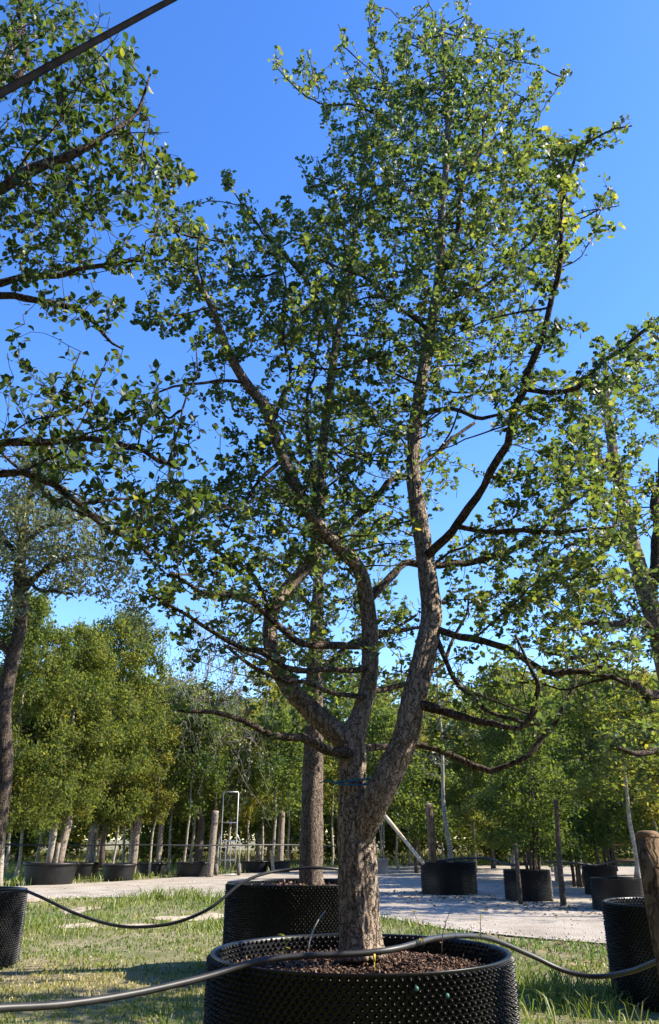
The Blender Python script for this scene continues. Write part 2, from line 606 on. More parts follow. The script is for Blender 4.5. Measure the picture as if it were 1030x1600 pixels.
# ------------------------------------------------------------------ branching
def colonize(starts, A, step, kill, maxit=70, trop=(0, 0, .12), jitter=.25):
    nodes = [np.asarray(starts)]
    parent = [np.full(len(starts), -1)]
    A = np.asarray(A)
    d = np.full(len(A), 1e9)
    near = np.zeros(len(A), dtype=int)
    stale = np.zeros(len(A), dtype=int)
    base = 0
    new = nodes[0]
    cnt = 0
    trop = np.array(trop)
    allN = nodes[0]
    for it in range(maxit):
        for c in range(0, len(new), 400):
            blk = new[c:c + 400]
            dd = np.sqrt(np.maximum((A ** 2).sum(1)[:, None] + (blk ** 2).sum(1)[None] - 2 * A @ blk.T, 0))
            j = dd.argmin(1)
            v = dd[np.arange(len(A)), j]
            better = v < d - 1e-6
            d[better] = v[better]
            near[better] = base + c + j[better]
            stale[better] = -1
        stale += 1
        keep = (d > kill) & (stale < 4)
        A, d, near, stale = A[keep], d[keep], near[keep], stale[keep]
        if not len(A):
            break
        base = len(allN)
        u, inv = np.unique(near, return_inverse=True)
        acc = np.zeros((len(u), 3))
        np.add.at(acc, inv, unit(A - allN[near]))
        dirs = unit(unit(acc) + trop + rng.normal(0, jitter, (len(u), 3)))
        new = allN[u] + dirs * step
        allN = np.vstack([allN, new])
        parent.append(u)
    par = np.concatenate(parent)
    return allN, par


def twig_stats(par, n0):
    n = len(par)
    haskid = np.zeros(n, dtype=bool)
    haskid[par[par >= 0]] = True
    cnt = np.where(haskid, 0, 1).astype(float)
    for i in range(n - 1, n0 - 1, -1):
        cnt[par[i]] += cnt[i]
    return cnt


def twig_mesh(name, N, par, cnt, n0, rtip, power=.42, rmax=.03, sides=4):
    i = np.arange(n0, len(N))
    r = np.minimum(rtip * cnt ** power, rmax)
    P0, P1 = N[par[i]], N[i]
    r1 = r[i]
    r0 = np.where(par[i] >= n0, np.minimum(r[par[i]], r1 * 1.6), r1 * 1.15)
    T = unit(P1 - P0)
    ref = np.where(np.abs(T[:, 2:3]) < .8, np.array([[0, 0, 1.]]), np.array([[1., 0, 0]]))
    X = unit(np.cross(T, ref))
    Y = np.cross(T, X)
    a = np.linspace(0, 2 * math.pi, sides, endpoint=False)
    ring = X[:, None] * np.cos(a)[None, :, None] + Y[:, None] * np.sin(a)[None, :, None]
    V = np.concatenate([(P0 - T * r0[:, None] * .3)[:, None] + ring * r0[:, None, None], (P1 + T * r1[:, None] * .3)[:, None] + ring * r1[:, None, None]], 1).reshape(-1, 3)
    j = np.arange(sides)
    j2 = (j + 1) % sides
    Q = np.stack([j, j2, j2 + sides, j + sides], -1)
    F = (np.arange(len(i))[:, None, None] * 2 * sides + Q[None]).reshape(-1, 4)
    return mesh_np(name, V, [F], smooth=True)


def sample_blobs(blobs, total):
    """blobs: (px, py, rx, ry, Y, half depth, weight) -> points in the place"""
    w = np.array([b[2] * b[3] * b[6] for b in blobs], dtype=float)
    n = np.maximum((w / w.sum() * total).astype(int), 3)
    out = []
    for b, k in zip(blobs, n):
        while k > 0:
            q = rng.uniform(-1, 1, 3)
            if (q ** 2).sum() < 1:
                out.append(at(b[0] + q[0] * b[2], b[1] + q[1] * b[3], b[4] + q[2] * b[5]))
                k -= 1
    return np.array(out)


def leaves_on(N, par, cnt, n0, maxcnt, per, size, spread, up=.35, flat=.55, droop=0.0, stalk=0.0):
    """leaf bases, directions, normals, sizes around the thin twigs"""
    i = np.where((np.arange(len(N)) >= n0) & (cnt <= maxcnt))[0]
    k = rng.poisson(per * rng.gamma(1.3, 1 / 1.3, len(i)))
    idx = np.repeat(i, k)
    t = np.repeat(rng.uniform(0, 1, len(i)), k)[:, None] if stalk else rng.uniform(0, 1, (len(idx), 1))
    P = N[idx] + rng.normal(0, .006 if stalk else spread, (len(idx), 3)) + (N[par[idx]] - N[idx]) * t
    T = unit(N[idx] - N[par[idx]])
    D = unit(rng.normal(0, 1, (len(idx), 3)) + .5 * T + np.array([0, 0, up - droop]))
    Nn = unit(rng.normal(0, flat, (len(idx), 3)) + np.array([0, 0, 1.0]))
    Nn = unit(Nn + .25 * rng.normal(0, 1, Nn.shape))
    S = size * rng.uniform(.5, 1.22, len(idx))
    return P + D * (S * stalk)[:, None], D, Nn, S


def bark_wobble(amp, seed, f1=3.4):
    def f(P, a, R):
        out = np.ones((len(P), len(a)))
        for i, p in enumerate(P):
            for j, t in enumerate(a):
                c, s = math.cos(t), math.sin(t)
                v = Vector((c * f1 + seed, s * f1, p[2] * 6.5))
                w = Vector((c * f1 * 2.3 + seed, s * f1 * 2.3, p[2] * 17))
                out[i, j] = 1 + amp * (.6 - 2.2 * abs(noise.noise(v)) + .8 * noise.noise(w)) + amp * .8 * noise.noise(Vector((c * .9, s * .9, p[2] * 1.3 + seed)))
        return out
    return f


def to_world(pts):
    """rows (px, py, Y, half width in px) or ('w', x, y, z, r)"""
    out = []
    for p in pts:
        if p[0] == 'w':
            out.append(p[1:])
        else:
            q = at(p[0], p[1], p[2])
            out.append([*q, p[3] * depth_of(q) / FPX])
    return np.array(out, dtype=float)


def traced_tree(name, label, category, trunks, limbs, blobs, total, leafT, leafF, leafmat, size, per, maxcnt, step=.075, kill=.11,
                rtip=.0022, spread=.03, single=0, barkmat=None, hi=None, up=.35, trop=(0, 0, .12), extra_shoots=(), bigrnd=None, rmean=.45, tw=None, flat=.55, tscale=.9, shoot_r=.0065, shoot_n=3.0, stalk=.72, side=0, zone=()):
    T0 = to_world(trunks[0])
    base = T0[0][:3].copy()
    root = thing(name, label, category, tuple(base))
    starts = []
    thin = [np.zeros((0, 4))]
    for k, tr in enumerate(trunks):
        w = to_world(tr)
        w[:, 3] *= tscale
        s = spline(w, .016 if hi else .06)
        mb = MB()
        mb.tube(s[:, :3] - base, s[:, 3], hi or 28, wob=bark_wobble(.085 if hi else .07, 3.3 * k + 1, 6.0 if hi else 4.5))
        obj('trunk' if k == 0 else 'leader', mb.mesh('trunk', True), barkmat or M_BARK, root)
        starts.append(s[int(len(s) * .45):, :3] if k == 0 else s[len(s) // 4:, :3])
    for k, l in enumerate(limbs):
        w = to_world(l)
        w[:, 3] *= .72
        s = spline(w, .06)
        n = len(s)
        # slight kinks
        kn = np.array([[noise.noise(Vector(p[:3] * 3.1 + q * 7. + k)) for q in range(3)] for p in s])
        kn2 = np.array([[noise.noise(Vector(p[:3] * 9.0 + q * 5. + k)) for q in range(3)] for p in s])
        ease = np.minimum(1, np.arange(len(s)) / 6.0)[:, None]
        s[:, :3] += ease * (kn * .055 + kn2 * .016)
        s[:, 3] *= 1 + .22 * np.array([noise.noise(Vector(p[:3] * 11.0 + k)) for p in s])
        mb = MB()
        mb.tube(s[:, :3] - base, s[:, 3], 10, wob=bark_wobble(.07, k * 1.7))
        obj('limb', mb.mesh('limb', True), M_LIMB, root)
        starts.append(s[max(2, int(n * .25)):, :3])
        thin.append(s[s[:, 3] < shoot_r])
    # near-horizontal side branches off the limbs, kept inside the crown
    pool = np.vstack(starts)
    made = 0
    tries = 0
    rs = np.random.default_rng(21)
    while made < side and tries < side * 40:
        tries += 1
        p = pool[rs.integers(len(pool))]
        a = rs.uniform(0, 2 * math.pi)
        d = unit(np.array([math.cos(a), .8 * math.sin(a), rs.uniform(-.25, .45)]))
        L = rs.uniform(.35, 1.05)
        e = p + d * L
        x, y, dd = project(e)
        crown = any(((x - b[0]) / b[2]) ** 2 + ((y - b[1]) / b[3]) ** 2 < 1.0 for b in blobs)
        low_ = any(((x - b[0]) / b[2]) ** 2 + ((y - b[1]) / b[3]) ** 2 < 1.0 for b in zone)
        if not (crown or low_):
            continue
        x, y, dd = project(p + d * L * .6)
        if not any(((x - b[0]) / b[2]) ** 2 + ((y - b[1]) / b[3]) ** 2 < 1.0 for b in list(blobs) + list(zone)):
            continue
        n = int(L / .05) + 3
        t = np.linspace(0, 1, n)[:, None]
        q = p + d * L * t + np.array([0, 0, 1.0]) * (.16 * L * rs.uniform(-.6, 1.2)) * t ** 2
        q += np.array([[noise.noise(Vector(v * 4.0 + j * 9. + made)) for j in range(3)] for v in q]) * .07 * np.minimum(1, t * 3)
        r = rs.uniform(.0025, .0085) * (1 - .75 * t[:, 0])
        mb = MB()
        mb.tube(q - base, r, 6)
        obj('branch', mb.mesh('branch', True), M_LIMB, root)
        starts.append(q[2:])
        if crown or rs.uniform() < .35:
            thin.append(np.column_stack([q, r])[n // 3:][::1 if crown else 2])
        made += 1
    starts = np.vstack(starts)
    starts = starts[::2]
    thin = np.vstack(thin)
    A = sample_blobs(blobs, total)
    N, par = colonize(starts, A, step, kill, trop=trop)
    n0 = len(starts)
    cnt = twig_stats(par, n0)
    me = twig_mesh('twigs', N - base, par, cnt, n0, rtip)
    obj('twigs', me, tw or M_TWIG, root, kind='stuff')
    P, D, Nn, S = leaves_on(N, par, cnt, n0, maxcnt, per, size, spread, up=up, flat=flat, stalk=stalk)
    if len(thin):
        k = rng.poisson(shoot_n, len(thin))
        q = np.repeat(thin[:, :3], k, 0)
        d2 = unit(rng.normal(0, 1, q.shape) + np.array([0, 0, .4]))
        s2 = size * rng.uniform(.6, 1.15, len(q))
        P = np.vstack([P, q + d2 * (s2 * stalk)[:, None]])
        D = np.vstack([D, d2])
        Nn = np.vstack([Nn, unit(rng.normal(0, .7, q.shape) + np.array([0, 0, 1.0]))])
        S = np.concatenate([S, s2])
    # yellow-green drifts from branch to branch
    low = np.array([noise.noise(Vector(p * 1.6)) for p in P])
    R = np.clip(rng.beta(2, 2.4, len(P)) * .75 + .28 * low + rmean - .33, 0, 1)
    hot = rng.uniform(0, 1, len(P)) < .02
    R[hot] = 1
    # the low twiggy parts carry fewer leaves
    if len(zone):
        x, y, d = project(P)
        drop = np.zeros(len(P), dtype=bool)
        for b in zone:
            drop |= ((x - b[0]) / b[2]) ** 2 + ((y - b[1]) / b[3]) ** 2 < 1
        keep = ~(drop & (rng.uniform(0, 1, len(P)) < .62))
        P, D, Nn, S, R = P[keep], D[keep], Nn[keep], S[keep], R[keep]
    sel = np.zeros(len(P), dtype=bool)
    if single:
        x, y, d = project(P)
        inside = (x > 4) & (x < PW - 4) & (y > 4) & (y < PH - 4) & (d > 0)
        score = np.where(inside, S / np.maximum(d, .1), -1)
        sel[np.argsort(-score)[:single]] = True
    me = leaf_mesh('foliage', P[~sel] - base, D[~sel], Nn[~sel], S[~sel], R[~sel], leafT, leafF)
    obj('foliage', me, leafmat, root, kind='stuff')
    if single:
        var = []
        for v in range(6):
            q = leafT.copy()
            q[:, 2] *= (.4 + .35 * v)
            me = mesh_np('leaf', q, [leafF], [np.full(len(leafF), .12 + .13 * v)])
            me.materials.append(leafmat)
            var.append(me)
        Z = np.where(sel)[0]
        for i in Z:
            d = D[i] / np.linalg.norm(D[i])
            X = np.cross(d, Nn[i])
            X /= np.linalg.norm(X)
            z = np.cross(X, d)
            o = obj('leaf', var[min(5, int(R[i] * 6))], None, root)
            M = Matrix(((X[0], d[0], z[0], 0), (X[1], d[1], z[1], 0), (X[2], d[2], z[2], 0), (0, 0, 0, 1)))
            o.matrix_local = Matrix.Translation(Vector(P[i] - base)) @ M @ Matrix.Scale(float(S[i]), 4)
    print(name, 'nodes', len(N), 'leaves', len(P))
    return root


# ------------------------------------------------------------------ pots
STUD = MB()
_a = np.arange(6) * math.pi / 3
STUD.add(np.vstack([np.stack([np.zeros(6) - .15, np.cos(_a), np.sin(_a)], 1), np.stack([np.full(6, .75), .42 * np.cos(_a), .42 * np.sin(_a)], 1), [[1.0, 0, 0]]]),
         [[i, (i + 1) % 6, 6 + (i + 1) % 6, 6 + i] for i in range(6)], [[6 + i, 6 + (i + 1) % 6, 12] for i in range(6)])
STUD_V = np.concatenate(STUD.V)
STUD_Q = np.concatenate(STUD.F[4])
STUD_T = np.concatenate(STUD.F[3])


def stud_frames(r, h, dx, dz, zmin=.02, inward=False, zlow=None):
    n = int(2 * math.pi * r / dx)
    out = []
    z = zmin if zlow is None else zlow
    k = 0
    while z < h - .012:
        for i in range(n):
            out.append(((i + .5 * (k % 2)) / n * 2 * math.pi, z))
        z += dz
        k += 1
    return np.array(out)


def stud_mesh(name, az, r, size, length, inward=False):
    a, z = az[:, 0], az[:, 1]
    c, s = np.cos(a), np.sin(a)
    sg = -1 if inward else 1
    rad = np.stack([c, s, np.zeros_like(c)], 1)
    tan = np.stack([-s, c, np.zeros_like(c)], 1)
    jit = np.random.default_rng(5)
    O = rad * (r + jit.normal(0, .0012, len(a)))[:, None] + np.stack([0 * c, 0 * c, z + jit.normal(0, .0012, len(a))], 1) + tan * jit.normal(0, .0015, len(a))[:, None]
    V = O[:, None] + STUD_V[None, :, 0:1] * (sg * length) * rad[:, None] + STUD_V[None, :, 1:2] * size * tan[:, None] * sg + STUD_V[None, :, 2:3] * size * np.array([0, 0, 1.0])[None, None]
    k = len(STUD_V)
    o = np.arange(len(az))[:, None, None] * k
    return mesh_np(name, V.reshape(-1, 3), [(o + STUD_Q[None]).reshape(-1, 4), (o + STUD_T[None]).reshape(-1, 3)])


def flakes(n, R, z0, smin, smax, thick=.25):
    """mulch flakes over a disc"""
    a = rng.uniform(0, 2 * math.pi, n)
    r = R * np.sqrt(rng.uniform(0, 1, n))
    P = np.stack([r * np.cos(a), r * np.sin(a), z0(r * np.cos(a), r * np.sin(a)) + rng.uniform(0, .012, n)], 1)
    D = unit(rng.normal(0, 1, (n, 3)) * np.array([1, 1, .35]))
    N = unit(rng.normal(0, .5, (n, 3)) + np.array([0, 0, 1.]))
    S = rng.uniform(smin, smax, n)
    T = np.array([[-.2, 0, 0], [.2, 0, 0], [.26, .5, .05], [.1, 1, 0], [-.16, .95, .03], [-.24, .45, .06], [0, .5, -.16]])
    F = np.array([[0, 1, 2], [0, 2, 5], [2, 3, 4], [2, 4, 5], [1, 0, 6], [2, 1, 6], [3, 2, 6], [4, 3, 6], [5, 4, 6], [0, 5, 6]])
    return leaf_mesh('bark_chips', P, D, N, S, rng.uniform(0, 1, n), T, F)


def soil_mesh(R, z, seed, amp=.02):
    rings, seg = 16, 48
    V = [[0, 0, z + .03]]
    for i in range(1, rings + 1):
        r = R * i / rings
        for j in range(seg):
            a = 2 * math.pi * j / seg
            x, y = r * math.cos(a), r * math.sin(a)
            V.append([x, y, z + .035 * (1 - (r / R) ** 2) + amp * noise.noise(Vector((x * 7, y * 7, seed))) + amp * .6 * noise.noise(Vector((x * 19, y * 19, seed)))])
    T = np.array([[0, 1 + j, 1 + (j + 1) % seg] for j in range(seg)])
    Q = np.array([[1 + (i - 1) * seg + j, 1 + i * seg + j, 1 + i * seg + (j + 1) % seg, 1 + (i - 1) * seg + (j + 1) % seg] for i in range(1, rings) for j in range(seg)])
    return mesh_np('soil', V, [T, Q], smooth=True)


def pot_wall(r, h, taper, th=.012, wav=0.0):
    mb = MB()
    prof = [(r * taper, 0), (r * (taper + (1 - taper) * .5), h * .5), (r, h - .012), (r + .006, h - .004), (r + .002, h), (r - th, h - .002), (r - th * 1.2, h - .02), (r * taper - th, .3 * h)]
    mb.lathe(prof, 72)
    V = np.concatenate(mb.V)
    if wav:
        a = np.arctan2(V[:, 1], V[:, 0])
        f = 1 + wav * np.sin(3 * a + 1) * (V[:, 2] / h) + wav * .6 * np.sin(7 * a)
        V[:, :2] *= f[:, None]
    return mesh_np('wall', V, [np.concatenate(mb.F[4])], smooth=True)


def air_pot(label, loc, r, h, group='black studded air pots', single=0, stud=.0118, dx=.034, dz=.0195, soil_drop=.1, chips=900, seed=1, chip=(.015, .05)):
    root = thing('air_pot', label, 'plant pot', loc, group)
    obj('wall', pot_wall(r, h, 1.0, wav=.004), M_BLACK, root)
    az = stud_frames(r, h, dx, dz)
    sel = np.zeros(len(az), dtype=bool)
    if single:
        p = np.stack([loc[0] + r * np.cos(az[:, 0]), loc[1] + r * np.sin(az[:, 0]), loc[2] + az[:, 1]], 1)
        x, y, d = project(p)
        nrm = np.stack([np.cos(az[:, 0]), np.sin(az[:, 0]), 0 * az[:, 0]], 1)
        view = unit(np.array([0, 0, CAMZ]) - p)
        facing = (nrm * view).sum(1)
        sc = np.where((x > 2) & (x < PW) & (y < PH - 4) & (facing > .25), 1 / d + .15 * (x > 560), -1)
        sel[np.argsort(-sc)[:single]] = True
        me = stud_mesh('stud', np.array([[0.0, 0.0]]), 0, stud, .019)
        me.materials.append(M_BLACK)
        for i in np.where(sel)[0]:
            a, z = az[i]
            o = obj('stud', me, None, root)
            o.location = (r * math.cos(a), r * math.sin(a), z)
            o.rotation_euler = (0, 0, a)
    obj('studs', stud_mesh('studs', az[~sel], r, stud, .019), M_BLACK, root, kind='stuff')
    azi = stud_frames(r, h, dx, dz, zlow=h - soil_drop - .02)
    obj('inner_studs', stud_mesh('inner_studs', azi, r - .012, stud, .017, True), M_BLACK, root, kind='stuff')
    zs = h - soil_drop
    obj('soil', soil_mesh(r - .015, zs - .02, seed), M_SOIL, root)
    if chips:
        f = lambda x, y: zs - .02 + .035 * (1 - (x * x + y * y) / r ** 2) + .004
        obj('bark_chips', flakes(chips, r - .04, f, chip[0], chip[1]), M_CHIP, root, kind='stuff')
    return root


MAIN = at(562, 1484, 4.1)
MR, MH = .685, .725
main_pot = air_pot('large black studded pot nearest the camera, holding the big forked tree', (MAIN[0] - .0, 4.1, 0), MR, MH, single=300, chips=6500, soil_drop=.075, chip=(.006, .028))
p2 = at(468, 1372, 8.7)
air_pot('black studded pot directly behind the nearest one, with a thick trunk in it', (p2[0], 8.7, 0), .73, .80, soil_drop=.05, chips=400, dx=.036, dz=.021)
p3 = at(-68, 1400, 9.1)
air_pot('black studded pot cut by the left picture edge on the lawn', (p3[0], 9.2, 0), .66, .70, chips=300, dx=.038, dz=.022, stud=.013)
p4 = at(1080, 1420, 7.2)
air_pot('black studded pot half hidden by the brown stake beside the right picture edge', (p4[0], 7.3, 0), .66, .71, soil_drop=.12, chips=500, dx=.036, dz=.021)


def smooth_pot(r, h, taper):
    root = thing('nursery_pot', 'x', 'plant pot')
    mb = MB()
    mb.lathe([(r * taper, 0), (r * .985, h * .86), (r * .985, h * .87), (r * 1.03, h * .875), (r * 1.03, h), (r * .99, h), (r * .97, h * .85), (r * .9 * taper, .1)], 40)
    w = obj('wall', mb.mesh('wall', True), M_NURSERY, root)
    obj('soil', soil_mesh(r * .96, h * .88, 3.), M_SOIL, root)
    for s in (-1, 1):
        mb = MB()
        mb.box((s * r * 1.05, 0, h * .93), (.05, .16, .035))
        obj('handle', mb.mesh('handle'), M_NURSERY, root)
    return root


# the far pots: (px, base py, width px, top py)
FARPOTS = [
    ('wide black pot under the pale diagonal prop beyond the gravel', 709, 1400, 88, 1348, 'a'),
    ('black pot holding several dark leafy stems between two stakes', 836, 1410, 74, 1361, 'a'),
    ('black pot behind the two stakes, nearest to the reddish table', 950, 1400, 52, 1354, 'a'),
    ('black pot just behind the studded pot beside the brown stake', 982, 1426, 80, 1374, 'a'),
    ('grey black pot under the leaning pink trunk at the far left', 62, 1384, 84, 1349, 's'),
    ('grey black pot just left of the tall pale post', 178, 1377, 52, 1351, 's'),
    ('grey black pot beside the foot of the hand truck', 298, 1371, 58, 1348, 's'),
    ('black pot in the shade behind the tall pale post', 232, 1369, 48, 1349, 's'),
    ('black pot in the shade behind the pot under the leaning trunk', 122, 1374, 50, 1349, 's'),
    ('low black pot in the shade behind the hand truck', 396, 1364, 44, 1346, 's'),
    ('low black pot left of the thick trunk behind the gravel', 436, 1364, 36, 1346, 's'),
]
apot_proto = None
spot_proto = None
far_pot_pos = []
for lab, px, py, wpx, top, kind in FARPOTS:
    g = ground_at(px, py)
    dist = depth_of(g)
    r = wpx / 2 * dist / FPX
    g = g + np.array([0, r, 0])
    h = CAMZ - (CAMZ - at(px, top, g[1] - r)[2])
    far_pot_pos.append((g[0], g[1], h, r))
    if kind == 'a':
        if apot_proto is None:
            apot_proto = air_pot(lab, (g[0], g[1], 0.01), .6, .7, 'black studded air pots', dx=.045, dz=.03, stud=.016, chips=150)
            akids = kids(apot_proto)
            apot_proto.scale = (r / .6, r / .6, h / .7)
        else:
            copy_tree(apot_proto, lab, (g[0], g[1], .01), 'black studded air pots', px * .1, (r / .6, r / .6, h / .7), akids)
    else:
        if spot_proto is None:
            spot_proto = smooth_pot(.6, .55, .86)
            skids = kids(spot_proto)
            spot_proto['label'] = lab
            spot_proto['group'] = 'nursery pots along the far side of the gravel'
            spot_proto.location = (g[0], g[1], .01)
            spot_proto.scale = (r / .6, r / .6, h / .55)
        else:
            copy_tree(spot_proto, lab, (g[0], g[1], .01), 'nursery pots along the far side of the gravel', px * .1, (r / .6, r / .6, h / .55), skids)

# ------------------------------------------------------------------ the big ginkgo
TRUNK = [(566, 1496, 4.10, 43), (564, 1470, 4.10, 36), (562, 1440, 4.10, 34), (560, 1400, 4.1, 33), (556, 1300, 4.1, 31), (552, 1240, 4.1, 24), (551, 1185, 4.1, 23.5), (553, 1150, 4.1, 20),
         (566, 1110, 4.12, 15), (577, 1060, 4.15, 14), (578, 990, 4.2, 14), (571, 930, 4.2, 13), (560, 888, 4.2, 12), (520, 845, 4.15, 11), (489, 810, 4.1, 11), (464, 762, 4.05, 10),
         (436, 700, 4, 9), (416, 640, 3.95, 9), (380, 592, 3.9, 8), (355, 545, 3.85, 7), (335, 490, 3.8, 5), (300, 420, 3.8, 3.5)]
RLEAD = [(562, 1330, 4.08, 14), (574, 1282, 4.04, 22), (592, 1242, 4.0, 24), (610, 1205, 3.99, 23), (633, 1155, 3.98, 21.5), (647, 1090, 4.0, 20), (664, 1020, 4.05, 19), (674, 960, 4.1, 17.5), (667, 890, 4.15, 15.5),
         (657, 820, 4.2, 14), (646, 740, 4.25, 12), (650, 660, 4.3, 11), (660, 590, 4.35, 10), (676, 500, 4.4, 9), (688, 420, 4.45, 8), (690, 330, 4.5, 6), (700, 220, 4.5, 5), (695, 110, 4.55, 3.5), (690, 30, 4.6, 2)]
LLEAD = [(556, 1175, 4.1, 14), (540, 1155, 4.1, 20), (518, 1138, 4.12, 19), (492, 1115, 4.15, 17), (462, 1085, 4.2, 16), (438, 1050, 4.25, 14), (424, 1010, 4.3, 13), (424, 965, 4.35, 12), (445, 925, 4.4, 11),
         (475, 890, 4.45, 11), (493, 855, 4.5, 10), (499, 790, 4.55, 9), (504, 700, 4.6, 8), (516, 610, 4.65, 7), (526, 530, 4.7, 6), (545, 440, 4.75, 4.5), (560, 330, 4.8, 3), (575, 200, 4.8, 2)]
